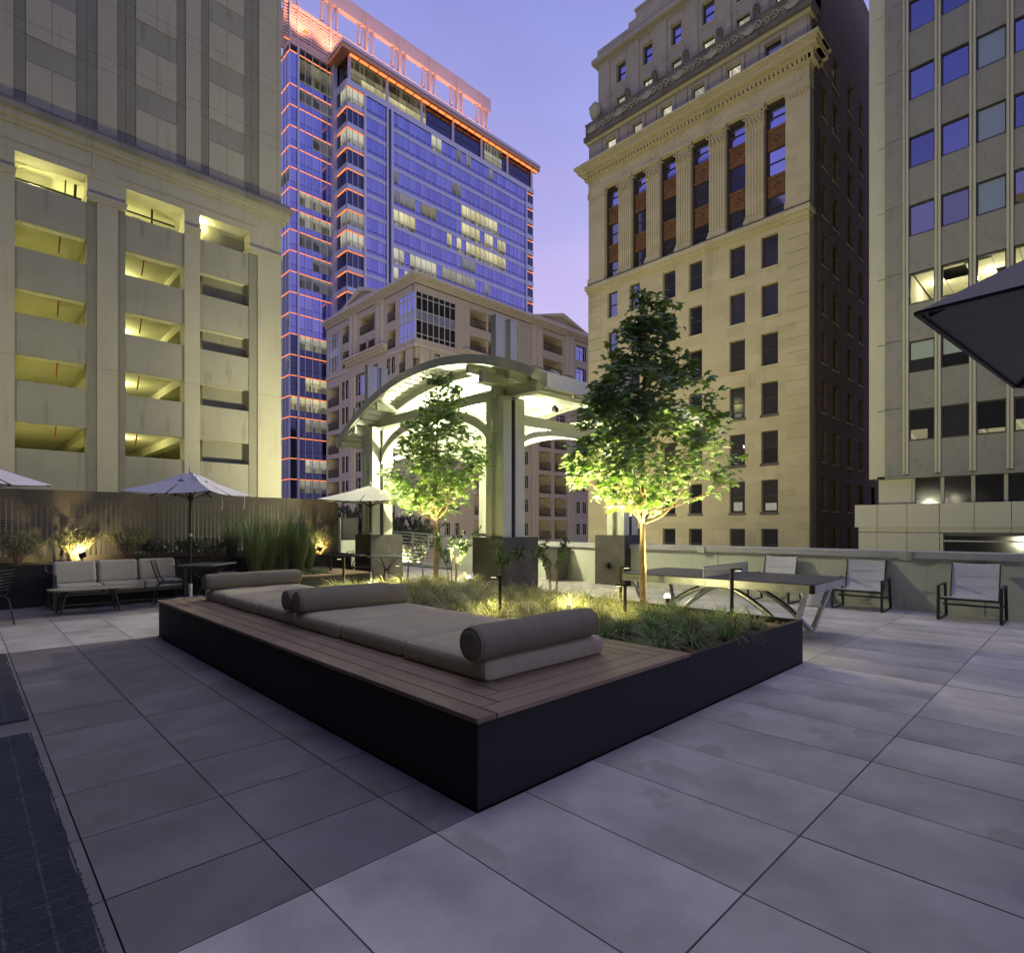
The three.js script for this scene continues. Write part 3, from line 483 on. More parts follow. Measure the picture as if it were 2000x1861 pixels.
{ // pale panelled low block in front of it
  const F = FU(36.7), k = .9787, t = thing('low_panelled_building', 'low pale panelled block with a stepped edge beyond the terrace wall at right', 'building', P(36.7, 9.67, -14));
  const vs = [9.668, 8.56, 7.167, 5.74, 4.33, 2.91, 1.5, .1, -1.3, -2.7, -4.1, -5.5, -6.9, -8.3, -10];
  for (let i = 0; i < vs.length - 1; i++) {
    part(t, 'panel', F.b(vs[i + 1] + .012, vs[i] - .012, 1.5, 2.70, -.6, 0), M.paleMetal); part(t, 'panel', F.b(vs[i + 1] + .012, vs[i] - .012 - (i ? 0 : .19), 1.18, 1.44, -.6, .0), M.paleMetal);
    if (i < 3) part(t, 'panel', F.b(vs[i + 1] + .012, vs[i] - .012 - (i ? 0 : .19), -14, 1.14, -.6, 0), M.paleMetal);
  }
  part(t, 'ledge', F.b(-10, 9.668, 1.44, 1.5, -.6, .07), M.paleMetal);
  part(t, 'core', [B(37.4, 38.1, -10, 9.6, -14, 2.62), B(37.0, 38.1, -10, 9.5, 1.0, 1.5)], M.towerDark);
  part(t, 'window_frame', [F.b(-10, 5.6, .70, .77, -.3, -.1), F.b(-10, 5.6, -14, -1.2, -.6, 0), F.b(5.6, 5.72, -1.2, 1.12, -.4, .0)], M.paleMetal);
  part(t, 'pane', F.b(-10, 5.6, -1.2, 1.12, -.45, -.4), M.winDark[0]);
}

// ---------------------------------------------------------------- cream apartment block: left face on u = 36, right face on v = 52.3
{
  const A = FU(36), C = FV(52.3), t = thing('apartment_building', 'cream stucco apartment block with pediments, balconies and a glazed corner bay', 'apartment building', P(36, 52.3, -14));
  const fl = []; for (let k = 0; k < 9; k++) fl.push(17.95 - 3.18 * k);      // window sills of the lower storeys, top down
  const aH = [], cH = [], opening = [];
  const W = [];    // windows {F, a0, a1, h0, h1, cols, kind}
  const balc = [];
  // left face
  aH.push([69.76, 72.7, 22.2, 27.35], [54.0 - 1.6, 55.64, 22.3, 27.5]);
  W.push([A, 69.76, 72.7, 22.2, 27.3, 4, 'bay'], [A, 52.36, 55.64, 22.3, 27.5, 4, 'bay']);
  for (const [a0, a1] of [[67.24, 69.03], [56.34, 58.12]]) balc.push([A, a0, a1, 25.35, 27.45], [A, a0, a1, 22.2, 24.25]);
  balc.push([A, 60.9, 64.59, 25.35, 27.45], [A, 60.9, 62.5, 23.1, 24.3], [A, 62.85, 64.59, 23.1, 24.3]);
  for (const h of fl) { const hh = h > 17 ? 2.45 : 2.2; W.push([A, 67.25, 68.0, h + .05, h + hh, 2, 'win'], [A, 68.25, 69.0, h + .05, h + hh, 2, 'win'], [A, 62.9, 65.35, h, h + (h > 17 ? 2.7 : 2.45), 3, 'win'], [A, 60.0, 62.4, h, h + (h > 17 ? 3.1 : 2.45), 3, 'win']); if (h < 17) W.push([A, 56.4, 57.1, h + .05, h + 2.2, 2, 'win'], [A, 57.4, 58.1, h + .05, h + 2.2, 2, 'win']); balc.push([A, 69.9, 73.1, h - .35, h + 2.2, 1]); }
  W.push([A, 56.35, 57.1, 19.2, 21.1, 2, 'win'], [A, 57.35, 58.1, 19.2, 21.1, 2, 'win']);
  balc.push([A, 52.3, 55.64, 19.0, 21.35, 2]);
  // right face
  cH.push([36.0, 41.65, 22.3, 27.5]); W.push([C, 36.05, 41.6, 22.3, 27.5, 7, 'bay']);
  balc.push([C, 36.0, 37.9, 19.0, 21.35, 2]);
  for (const [a0, a1] of [[43.8, 46.44], [46.74, 49.4], [56.75, 60.7]]) balc.push([C, a0, a1, 25.5, 27.6], [C, a0, a1, 22.3, 24.4]);
  W.push([C, 50.0, 51.8, 25.6, 27.6, 2, 'win'], [C, 50.0, 51.8, 22.4, 24.4, 2, 'win'], [C, 63.7, 65.94, 25.55, 27.7, 2, 'win'], [C, 63.7, 65.94, 22.35, 24.5, 2, 'win']);
  W.push([C, 38.6, 39.35, 19.2, 21.1, 2, 'win'], [C, 40.0, 40.8, 19.2, 21.1, 2, 'win']);
  for (let k = -1; k < 8; k++) { const h = 15.9 - 3.12 * k - .0; if (k < 1) { W.push([C, 55.9, 57.9, h, h + 1.2, 2, 'win'], [C, 59.3, 61.2, h, h + 1.2, 2, 'win']); } else balc.push([C, 55.93, 58.35, h - .25 - .25, h + 2.0], [C, 59.03, 61.6, h - .5, h + 2.0]);
    for (const a of [38.63, 40.05, 41.45, 51.9, 53.0]) W.push([C, a, a + .75, h + .0, h + 1.65, 2, 'win']); for (const a of [63.65, 65.1]) W.push([C, a, a + .85, h, h + 1.65, 2, 'win']); for (const a of [44.5, 47.5]) balc.push([C, a, a + 2.4, h - .5, h + 2.0]); }
  balc.push([C, 34.2 + 1.9, 38.0, -.3, 2.3]);
  for (const b of balc) (b[0] === A ? aH : cH).push([b[1], b[2], b[3], b[4]]);
  for (const w of W) if (w[6] === 'win') (w[0] === A ? aH : cH).push([w[1], w[2], w[3], w[4]]);
  part(t, 'wall', holed(A, 52.7, 73.5, -14, 28.4, -.5, 0, aH), M.stucco); part(t, 'wall', holed(C, 36.0, 68, -14, 28.4, -.5, 0, cH), M.stucco);
  part(t, 'core', [B(38.4, 68, 54.6, 72, -14, 28.4), B(37.5, 38.4, 56, 73.5, -14, 28.4), B(36.2, 40, 73.0, 73.5, -14, 28.4)], M.stuccoLow);
  part(t, 'roof', [B(36, 68, 52.3, 73.5, 28.3, 28.5), B(44, 60, 56, 66, 28.5, 30.3)], M.stucco);
  R = mulberry(9);
  for (const [F, a0, a1, h0, h1, n, kind] of W) {
    if (h1 < -2) continue; const bay = kind === 'bay', d = bay ? .02 : -.22, fr = M.whiteFrame, g = [], w = (a1 - a0) / n, tk = bay ? .07 : .06;
    for (let i = 0; i <= n; i++) g.push(F.b(a0 + w * i - (i ? tk / 2 : 0), a0 + w * i + (i < n ? tk / 2 : 0), h0, h1, d - .12, d));
    const hs = bay ? [h0, h0 + .55, (h0 + h1) / 2 - .55, (h0 + h1) / 2 + .55, h1 - .6, h1] : [h0, h1 - (h1 - h0) * .3, h1];
    for (const h of hs) g.push(F.b(a0 + tk, a1 - tk, h - .035, h + .035, d - .115, d - .005));
    const win = part(t, 'window', g, fr);
    for (let i = 0; i < n; i++) for (let j = 0; j < hs.length - 1; j++) {
      let m = h0 > 21 ? M.blueGlass[Math.floor(R() * 3)] : M.winDark[Math.floor(R() * 3)];
      if (bay) m = j === 2 ? M.spandrelGlass : F === A && a0 < 60 ? M.blueGlass[0] : (i > 0 && i < n - 1 ? M.winDark[j % 3] : M.winGlass[j % 3]);
      else if (h0 > 17 && F === A) m = M.blueGlass[i % 3];
      part(win, 'pane', F.b(a0 + w * i + tk / 2, a0 + w * (i + 1) - tk / 2, hs[j] + .03, hs[j + 1] - .03, d - .09, d - .07), m);
    }
    if (!bay) { part(t, 'sill', F.b(a0 - .1, a1 + .1, h0 - .14, h0, -.3, .06), M.stuccoTrim); part(t, 'surround', [F.b(a0 - .12, a0, h0, h1 + .12, -.2, .03), F.b(a1, a1 + .12, h0, h1 + .12, -.2, .03), F.b(a0, a1, h1, h1 + .12, -.2, .03)], M.stuccoTrim); }
  }
  part(t, 'corner_post', B(35.97, 36.1, 52.27, 52.4, 22.3, 27.5), M.whiteFrame);
  const inLit = [[A, 52.3, 2], [C, 59.03, 1]];
  for (const [F, a0, a1, h0, h1, c] of balc) {
    if (h1 < -2) continue; const dep = -1.9;
    const r = part(t, 'balcony', [F.b(a0, a1, h0 - .02, h0, dep, 0), F.b(a0, a1, h1, h1 + .05, dep, -.5), F.b(a0 - .05, a0, h0, h1, dep, -.5), F.b(a1, a1 + .05, h0, h1, dep, -.5), F.b(a0, a1, h0, h1, dep - .1, dep)], M.stuccoLow);
    const dw = Math.min(1.5, (a1 - a0) * .5);
    part(r, 'door', [F.b(a0 + .25, a0 + .25 + dw, h0, h0 + (h1 - h0) * .9, dep, dep + .06)], M.whiteFrame);
    part(r, 'pane', [F.b(a0 + .33, a0 + .21 + dw / 2, h0 + .1, h0 + (h1 - h0) * .66, dep + .06, dep + .08), F.b(a0 + .29 + dw / 2, a0 + .17 + dw, h0 + .1, h0 + (h1 - h0) * .66, dep + .06, dep + .08), F.b(a0 + .33, a0 + .17 + dw, h0 + (h1 - h0) * .7, h0 + (h1 - h0) * .86, dep + .06, dep + .08)], (c === 2 || (c === 1 && R() > .6) || (F === C && a0 > 55 && h0 < 2 && h0 > -1)) ? M.lit[0] : M.winDark[Math.floor(R() * 3)]);
    const rail = [F.b(a0, a1, h0 + 1.0, h0 + 1.05, -.12, -.06), F.b(a0, a1, h0 + .08, h0 + .12, -.12, -.06)]; const n = Math.round((a1 - a0) / .14);
    for (let i = 0; i <= n; i++) { const x = a0 + .02 + (a1 - a0 - .05) * i / n; rail.push(F.b(x, x + .025, h0 + .12, h0 + 1.0, -.105, -.08)); }
    part(r, 'railing', rail, M.railMetal);
    if (F === C && (a0 === 43.8 || a0 === 46.74)) part(r, 'post', F.b(a1 - .02, a1 + .0, h0, h1, -.4, -.2), M.stucco);
  }
  for (const F of [A]) part(t, 'corner_post', B(36.15, 36.75, 52.45, 53.0, 19.0, 21.4), M.stucco);
  // cornices, string courses, pilasters, pediments
  const run = (F, a0, a1, h, steps, mat, name) => part(t, name, steps.map(([h0, h1, d]) => F.b(a0 - (F === A ? 0 : d), a1 + (F === A ? 0 : 0), h + h0, h + h1, -.3, d)), mat);
  const cs = [[0, .22, .12], [.22, .42, .26], [.42, .62, .48], [.62, .95, .66]];
  part(t, 'cornice', cs.map(([h0, h1, d]) => A.b(52.6, 73.5, 28.38 + h0, 28.38 + h1, -.3, d)), M.stuccoTrim);
  part(t, 'cornice', cs.map(([h0, h1, d]) => C.b(36 - d, 68, 28.38 + h0, 28.38 + h1, -.3, d)), M.stuccoTrim);
  for (const [F, a0, a1, p] of [[A, 58.9, 68.4, 64.1], [C, 54.0, 66.5, 60.2]]) {
    const hw = (a1 - a0) / 2 + .2, m = (a0 + a1) / 2, top = 31.2;
    const s = new THREE.Shape([new THREE.Vector2(-hw, 0), new THREE.Vector2(hw, 0), new THREE.Vector2(0, top - 29.35)]); const i = new THREE.Path([new THREE.Vector2(-hw + 1.7, .28), new THREE.Vector2(0, top - 29.35 - .5), new THREE.Vector2(hw - 1.7, .28)]); s.holes.push(i);
    const g = new THREE.ExtrudeGeometry(s, { depth: 1.2, bevelEnabled: false }), s2 = new THREE.Shape([new THREE.Vector2(-hw + .3, 0), new THREE.Vector2(hw - .3, 0), new THREE.Vector2(0, top - 29.5)]), g2 = new THREE.ExtrudeGeometry(s2, { depth: .8, bevelEnabled: false });
    for (const q of [g, g2]) { if (F === A) { q.rotateY(-Math.PI / 2); q.translate(36.6, 29.33, -m); } else { q.translate(m, 29.33, -52.9); } }
    part(t, 'pediment', wuv(g), M.stuccoTrim); part(t, 'pediment_panel', wuv(g2), M.stucco);
  }
  const pil = (F, a, w, h0, h1, d) => part(t, 'pilaster', [F.b(a, a + w, h0, h1, 0, d), F.b(a - .06, a + w + .06, h1 - .25, h1, 0, d + .07), F.b(a - .05, a + w + .05, h0, h0 + .3, 0, d + .06)], M.stuccoTrim);
  for (const a of [65.2, 66.3, 58.9, 59.75]) pil(A, a, .62, 22.9, 28.3, .14);
  for (const a of [54.55, 55.6, 61.3, 62.2]) pil(C, a, .75, 22.9, 28.3, .14);
  for (const [a0, a1] of [[58.2, 67.8]]) part(t, 'string_course', [A.b(a0, a1, 22.1, 22.4, 0, .25), A.b(a0 - .1, a1 + .1, 22.4, 22.7, 0, .5), A.b(a0 - .2, a1 + .2, 22.7, 22.9, 0, .75)], M.stuccoTrim);
  part(t, 'string_course', [C.b(42.5, 50, 21.9, 22.2, 0, .3), C.b(42.5, 50, 22.2, 22.45, 0, .55)], M.stuccoTrim); part(t, 'string_course', [A.b(52.3, 58.2, 21.4, 21.75, 0, .10), A.b(67.8, 73.5, 21.4, 21.75, 0, .12)], M.stuccoTrim); part(t, 'string_course', C.b(36, 42.5, 21.4, 21.75, 0, .10), M.stuccoTrim);
  for (const [F, a0, a1] of [[A, 52.4, 73.5], [C, 36.0, 68]]) for (const h of [17.2, 12.6, 6.3, 3.3]) { part(t, 'joint', holed(F, a0, a1, h, h + .05, -.01, .018, [...(F === A ? aH : cH)]), M.stuccoLow); }
  for (const a of [65.6, 66.2, 54.6, 55.1, 61.8, 62.4, 36.6]) part(t, 'pier', (a > 64 && a < 67 ? A : C).b(a, a + .4, -14, 20.5, 0, .10), M.stuccoTrim);
}
// ---------------------------------------------------------------- blue glass tower with an orange lit crown
{
  const F = FV(108), S = FU(57.35), FW = FV(113.4), SW = FU(47.7), t = thing('glass_tower', 'tall blue glass office tower with orange light lines and a glowing orange louvred crown', 'office tower', P(57.35, 108, -14));
  R = mulberry(101);
  const panes = [], mets = [];
  const litRow = (k, u) => {    // which panes of the main face are lit, read from the photograph row by row
    const r = { 0: [[79, 82, 1], [84, 90, 4], [97, 99, 4]], 1: [], 2: [[84, 87, 4]], 3: [[69, 71, 4], [87, 101, 0]], 4: [[68, 74, 4], [75, 80, 5], [87, 102, 0]], 5: [[68, 74, 0], [83, 84, 0], [86, 102, 0]], 6: [[88, 92, 4]], 7: [[68, 71, 1], [73, 80, 1], [82, 92, 2], [95, 97, 4]], 8: [[69, 73, 1], [76, 79, 1], [81, 86, 1], [89, 98, 1], [101, 109, 1]], 9: [[72, 76, 1], [80, 90, 1], [92, 109, 0]], 10: [[70, 100, 1]] }[k] || [];
    for (const [a, b, m] of r) if (u >= a && u <= b) return m; return -1;
  };
  const lm = m => m < 3 ? M.lit[m] : M.litDim[m - 4];
  const pane = (G, a0, a1, h0, h1, m, d = -.02) => panes.push({ name: 'pane', geo: G.b(a0 + .015, a1 - .015, h0, h1, d - .08, d), mat: m, p: G.p((a0 + a1) / 2, (h0 + h1) / 2), s: Math.sqrt((a1 - a0) * (h1 - h0)) });
  const top = 92.7, pitch = 4.25;
  for (let k = 0; k < 24; k++) {
    const h1 = top - pitch * k, h0 = h1 - pitch;
    if (h0 < -6) break;
    const band = [F.b(61.65, 66.7, h0, h0 + .85, -.1, .06), F.b(68.3, 110, h0, h0 + .85, -.1, .06)]; part(t, 'spandrel_band', band, M.towerMetal);
    part(t, 'transom', [F.b(61.65, 66.7, h0 + 1.5, h0 + 1.62, -.05, .03), F.b(68.3, 110, h0 + 1.5, h0 + 1.62, -.05, .03)], M.towerDark);
    for (let u = 61.65; u < 109.9; u += 1.49) { if (u > 66.2 && u < 68.25) { u = 68.3 - 1.49; continue; } const e = Math.min(u + 1.49, u < 66.6 ? 66.7 : 110); if (e - u < .3) continue; const l = litRow(k, u + .7); const m = l >= 0 && R() > .12 ? lm(l) : M.blueGlass[Math.floor(R() * 3)]; pane(F, u, e, h0 + 1.62, h1, m); pane(F, u, e, h0 + .85, h0 + 1.5, l >= 0 && l < 2 ? M.lit[1] : M.blueGlass[1]); }
    // corner bay: dark glass, pale bands, light line
    const lit = { 0: 1, 2: 1, 6: 2, 7: 1 }[k], bm = lit !== undefined ? M.lit[lit] : M.darkGlass;
    for (let i = 0; i < 3; i++) pane(F, 57.4 + i * 1.24, 57.4 + (i + 1) * 1.24, h0 + 1.0, h1 - .35, i === 2 && lit === undefined ? M.darkGlass : bm);
    for (let i = 0; i < 4; i++) pane(S, 108.05 + i * 1.3, 108.05 + (i + 1) * 1.3, h0 + 1.0, h1 - .35, i < 2 && lit !== undefined ? bm : M.darkGlass);
    part(t, 'spandrel_band', [F.b(57.3, 61.1, h0, h0 + 1.0, -.1, .12), S.b(108.13, 113.3, h0, h0 + 1.0, -.1, .12)], M.towerMetal);
    part(t, 'light_line', [F.b(57.3, 61.1, h1 - .27, h1 - .13, -.06, .10), S.b(108.11, 113.3, h1 - .27, h1 - .13, -.06, .10)], M.led);
    part(t, 'spandrel_band', [F.b(110.5, 113.1, h0, h0 + 1.3, -.1, .05)], M.towerMetal); part(t, 'light_line', F.b(110.6, 113.0, h1 - .6, h1 - .42, -.05, .08), M.led); pane(F, 110.6, 113.0, h0 + 1.3, h1 - .6, k === 9 ? M.lit[0] : M.darkGlass);
  }
  // left wing
  for (let k = 0; k < 26; k++) {
    const h1 = 97.6 - (k ? 6.7 + (k - 1) * 4.2 : 0), h0 = h1 - (k ? 4.2 : 6.7); if (h0 < -10) break;
    const low = h1 < 47, veryLow = h1 < 44;
    part(t, 'light_line', [FW.b(47.7, 57.2, h1 - .06, h1 + .07, -.06, .08), SW.b(113.3, 124, h1 - .06, h1 + .07, -.06, .08)], M.led);
    const lit = { 0: [50, 57, 5], 1: [49, 57, 4], 3: [53, 57, 4], 6: [49.5, 57, 1], 7: [49.5, 57, 1], 8: [49.5, 57, 4], 9: [52, 57, 4], 10: [50, 57, 4], 13: [50, 57, 1], 15: [51, 57, 0], 16: [48, 57, 0], 17: [51, 55, 2], 19: [51, 57, 1], 20: [49, 57, 2] }[k];
    for (let i = 0; i < 6; i++) { const a = 47.75 + i * 1.58, L = lit && a + .8 > lit[0] && a < lit[1]; pane(FW, a, a + 1.58, h0 + 1.5, h1 - .1, L ? lm(lit[2]) : veryLow ? M.darkGlass : M.blueGlass[Math.floor(R() * 3)]); pane(FW, a, a + 1.58, h0 + .15, h0 + 1.42, veryLow ? M.darkGlass : M.blueGlass[1]); }
    for (let i = 0; i < 7; i++) { const a = 113.45 + i * 1.5; pane(SW, a, a + 1.5, h0 + 1.4, h1 - .1, k === 5 || (k > 9 && R() > .9) ? M.litDim[i % 2] : k > 8 ? M.darkGlass : M.blueGlass[i % 3]); pane(SW, a, a + 1.5, h0 + .15, h0 + 1.36, k > 8 ? M.darkGlass : M.blueGlass[1]); }
  }
  // mullions, piers, body
  const mu = [[57.35, .1], [58.64, .1], [59.88, .1], [68.33, .1]]; const mull = []; for (let u = 63.14; u < 66.6; u += 1.49) mull.push(F.b(u - .05, u + .05, 0, top, -.02, .09)); for (let u = 69.79; u < 110; u += 1.49) mull.push(F.b(u - .05, u + .05, 0, top, -.02, .09)); for (const [u] of mu) mull.push(F.b(u - .05, u + .05, 0, top, -.02, .14));
  part(t, 'mullions', mull, M.towerMetal);
  const wm = []; for (let i = 0; i <= 6; i++) wm.push(FW.b(47.75 + i * 1.58 - .06, 47.75 + i * 1.58 + .06, -10, 99, -.02, .12)); for (let i = 0; i <= 7; i++) wm.push(SW.b(113.45 + i * 1.5 - .05, 113.45 + i * 1.5 + .05, -10, 99, -.02, .10)); wm.push(FW.b(49.2, 49.6, -10, 99, -.02, .4)); part(t, 'mullions', wm, M.towerMetal);
  for (const [a, b, d] of [[61.1, 61.65, .5], [66.7, 67.15, .35], [67.75, 68.3, .45], [109.95, 110.5, .3]]) part(t, 'pier', F.b(a, b, -14, top + .3, -.3, d), M.towerMetal);
  part(t, 'pier', F.b(67.15, 67.75, -14, top, -.5, -.1), M.towerDark); part(t, 'pier', FW.b(56.5, 57.35, -14, 99.5, -.3, 1.4), M.towerMetal);
  part(t, 'core', [B(57.6, 113, 108.3, 150, -14, 99), B(48.0, 58, 113.7, 150, -14, 99)], M.towerDark);
  // top storey behind white columns
  part(t, 'beam', [F.b(57.3, 113.15, 92.75, 94.0, -.3, .16), S.b(108.17, 113.3, 92.4, 94.0, -.3, .16)], M.towerMetal);
  for (let u = 57.9; u < 113; u += 1.5) { const m = u < 68.5 ? M.litDim[1] : u < 76 ? M.litDim[1] : u > 95 && u < 100 ? M.lit[2] : M.darkGlass; pane(F, u, Math.min(u + 1.5, 113.1), 95.9, 98.9, m, -.25); pane(F, u, Math.min(u + 1.5, 113.1), 94.0, 95.75, u > 60 && u < 77 ? M.lit[0] : m, -.25); }
  for (let i = 0; i < 4; i++) pane(S, 108.1 + i * 1.3, 108.1 + (i + 1) * 1.3, 94, 98.9, M.darkGlass, -.2);
  for (const u of [57.9, 66.9, 76.0, 85.1, 94.2, 103.2, 112.4]) part(t, 'column', F.b(u - .3, u + .35, 94, 98.9, -.2, .1), std([.62, .60, .62]));
  part(t, 'roof_edge', [F.b(55.6, 114.4, 99.9, 100.6, -8, 1.5)], M.towerMetal);
  part(t, 'soffit', [F.b(55.7, 114.3, 98.95, 99.9, -.3, 1.35), S.b(108.31, 113.4, 98.95, 99.9, -.3, 1.55)], std([.75, .38, .18], { roughness: .5 }));
  for (let u = 57.8; u < 113.4; u += 2.26) part(t, 'light_line', F.b(u, u + 1.9, 98.80, 98.94, .25, .85), M.led);
  // crown: louvres, posts, top beam with openings
  const K = FV(114.2), c0 = 46.8, c1 = 102.8, crown = new Array();
  for (let h = 99.9; h < 107.6; h += .62) part(t, 'louvre', [K.b(c0, c1, h, h + .24, -.30, .10)], M.crown);
  part(t, 'crown_backing', K.b(c0 + .2, c1, 99.5, 107.4, -2.2, -1.9), std([.75, .58, .52]));
  for (let i = 0; i < 7; i++) {
    const u = 48.1 + i * 8.65; part(t, 'crown_post', [K.b(u - .26, u + .26, 99.5, 116.3, -.6, .40)], M.crown); part(t, 'crown_post', [K.b(u + 1.5, u + 1.72, 99.5, 113.4, -.6, .22), K.b(u - 4.4, u - 4.2, 99.5, 107.7, -.5, .18)], M.crown);
    part(t, 'truss', [bar(K.p(u + .2, 107.9, -.5), K.p(u + 1.4, 113.3, -.5), .2, .2), bar(K.p(u - 1.4, 107.9, -.5), K.p(u - .3, 113.3, -.5), .2, .2), K.b(u - 1.8, u - 1.5, 107.7, 113.4, -.9, -.1), bar(K.p(u - 2.5, 107.8, -.3), K.p(u - 1.6, 109.3, -.3), .3, .3)], M.crown);
  }
  for (let u = c0; u < c1; u += 8.65) part(t, 'crown_beam', K.b(u, Math.min(c1, u + 8.6), 113.3, 116.6, -.9, .2), M.crown);
  part(t, 'crown_beam', K.b(c0, c1, 107.5, 107.95, -.7, .2), M.crown);
  part(t, 'gutter', [FW.b(47.6, 56.4, 98.95, 99.5, -3, .25), FW.b(47.6, 56.4, 100.1, 100.25, .1, .2)], M.crown); part(t, 'roof', [B(58, 113, 108.4, 150, 98.8, 99.4), B(48, 58, 114, 150, 98.8, 99.4)], M.towerMetal);
  part(t, 'light_line', [K.b(c0, 56, 99.75, 99.9, .3, .5)], M.led);
  for (const [u, I] of [[50, 62], [56, 55], [64, 75], [73, 75], [82, 75], [91, 75], [99, 75]]) { const p = K.p(u, 101.0, 3.2); part(t, 'crown_lamp', bx(.8, .3, .4, p.x, p.y, p.z), M.led); lamp('spot', [1, .42, .24], I * 7.0, p.clone().add(new THREE.Vector3(0, .4, 0)), { target: K.p(u, 111, -.2), angle: 1.05, radius: 20 }); }
  pieces(t, panes, 300);
}

// ---------------------------------------------------------------- terrace: podium, pavers, wall
const T0 = .4076, TP = .612, V0 = 2.2074;
{
  const pod = thing('podium_building', 'plain dark podium block that carries the roof terrace', 'building', P(2, 4, -14));
  part(pod, 'wall', [B(-9, 12.55, -9, 21, -13.99, -.12)], M.garDark);
  const f = new THREE.Mesh(B(-9, 12.5, -9, 20.9, -.115, -.024), M.joint); structure(shadow(f), 'terrace_floor');
  const q = []; R = mulberry(55);
  const tile = (u0, u1, v0, v1, ms, j = .007, dh = 0) => { const g = new THREE.BoxGeometry(u1 - u0 - j, .02, v1 - v0 - j); const k = dh + (R() - .5) * .0016; wuv(g, R() * 2.4, R() * 2.4); g.translate((u0 + u1) / 2, -.012 + k, -(v0 + v1) / 2); q.push({ name: 'paver', geo: g, mat: ms[Math.floor(R() * 3)], p: P((u0 + u1) / 2, (v0 + v1) / 2), s: Math.sqrt((u1 - u0) * (v1 - v0)) }); };
  const U = k => T0 + TP * k;
  for (let i = -5; i < 19; i++) for (let j = 0; j < 5; j++) { const v1 = V0 - j * 1.2235; if (U(i + 1) < 12.1) tile(U(i), U(i + 1), v1 - 1.2235, v1, M.paverLight, j === 1 ? .009 : .007); }     // front field
  const dv = [V0, 2.7096]; for (let k = 1; k < 11; k++) dv.push(2.7096 + .6087 * k);
  for (let i = -5; i < 3; i++) for (let j = 0; j < dv.length - 1; j++) { const u1 = Math.min(U(i + 1), 1.9); tile(U(i), u1, dv[j], dv[j + 1], M.paverDark); }   // dark square pavers beside the planter
  const vd = dv[dv.length - 1];
  for (let i = -5; i < 10; i++) { tile(U(i), U(i + 1), vd, vd + 1.2, M.paverLight); tile(U(i), U(i + 1), vd + 1.2, vd + 2.38, M.paverLight); tile(U(i), U(i + 1), vd + 2.38, vd + 3.0, M.paverMid); tile(U(i), U(i + 1), vd + 3.0, 13.56, M.paverDark); }
  for (let i = 10; i < 19; i++) for (let j = 0; j < 14; j++) { const v0 = V0 + j * 1.2235; if (v0 < 20 && (i > 9)) tile(U(i), Math.min(U(i + 1), 12.0), v0, v0 + 1.2235, M.paverLight); }
  const w0 = wp(f); q.forEach(o => o.geo.translate(0, 0, 0)); pieces(f, q, 300);
}
{ // parapet wall along the street side
  const t = thing('parapet_wall', 'pale concrete parapet wall with metal coping along the terrace edge behind the lounge chairs', 'wall', P(12.2, 3, 0));
  for (const [a, b] of [[-9, -3.2], [-3.19, 1.27], [1.28, 5.83], [5.84, 10.4], [10.41, 15.3]]) part(t, 'panel', B(12.0, 12.42, a, b, -.1, .965), M.parapet);
  for (const [a, b] of [[-9, -1.6], [-1.59, 2.35], [2.36, 6.2], [6.21, 11], [11.01, 15.35]]) part(t, 'coping', [B(11.94, 12.5, a, b, .968, 1.03), B(11.93, 11.945, a, b, .915, 1.028)], M.coping);
  for (const v of [2.35, 6.2]) part(t, 'splice_plate', B(11.915, 11.928, v - .09, v + .09, .88, 1.02), M.alu);
}
{ // guard rail on the ramp behind the pavilion
  const t = thing('guard_rail', 'galvanised horizontal bar guard rail on the ramp beyond the pavilion', 'railing', P(12.7, 17.5, 0));
  for (let k = 0; k < 5; k++) { const v = 15.5 + k * 1.05, o = .035 * k; part(t, 'post', B(12.68, 12.73, v - .025, v + .025, 0, 1.08 + o), M.galv); }
  part(t, 'top_rail', bar(P(12.705, 15.4, 1.1), P(12.705, 20.0, 1.28), .06, .05), M.galv);
  for (let k = 0; k < 8; k++) part(t, 'rail', bar(P(12.70, 15.4, .12 + k * .12), P(12.70, 20.0, .2 + k * .14), .03, .035), M.galv);
  part(t, 'kerb', B(12.5, 12.9, 15.36, 20.2, -.1, .06), M.parapet);
}
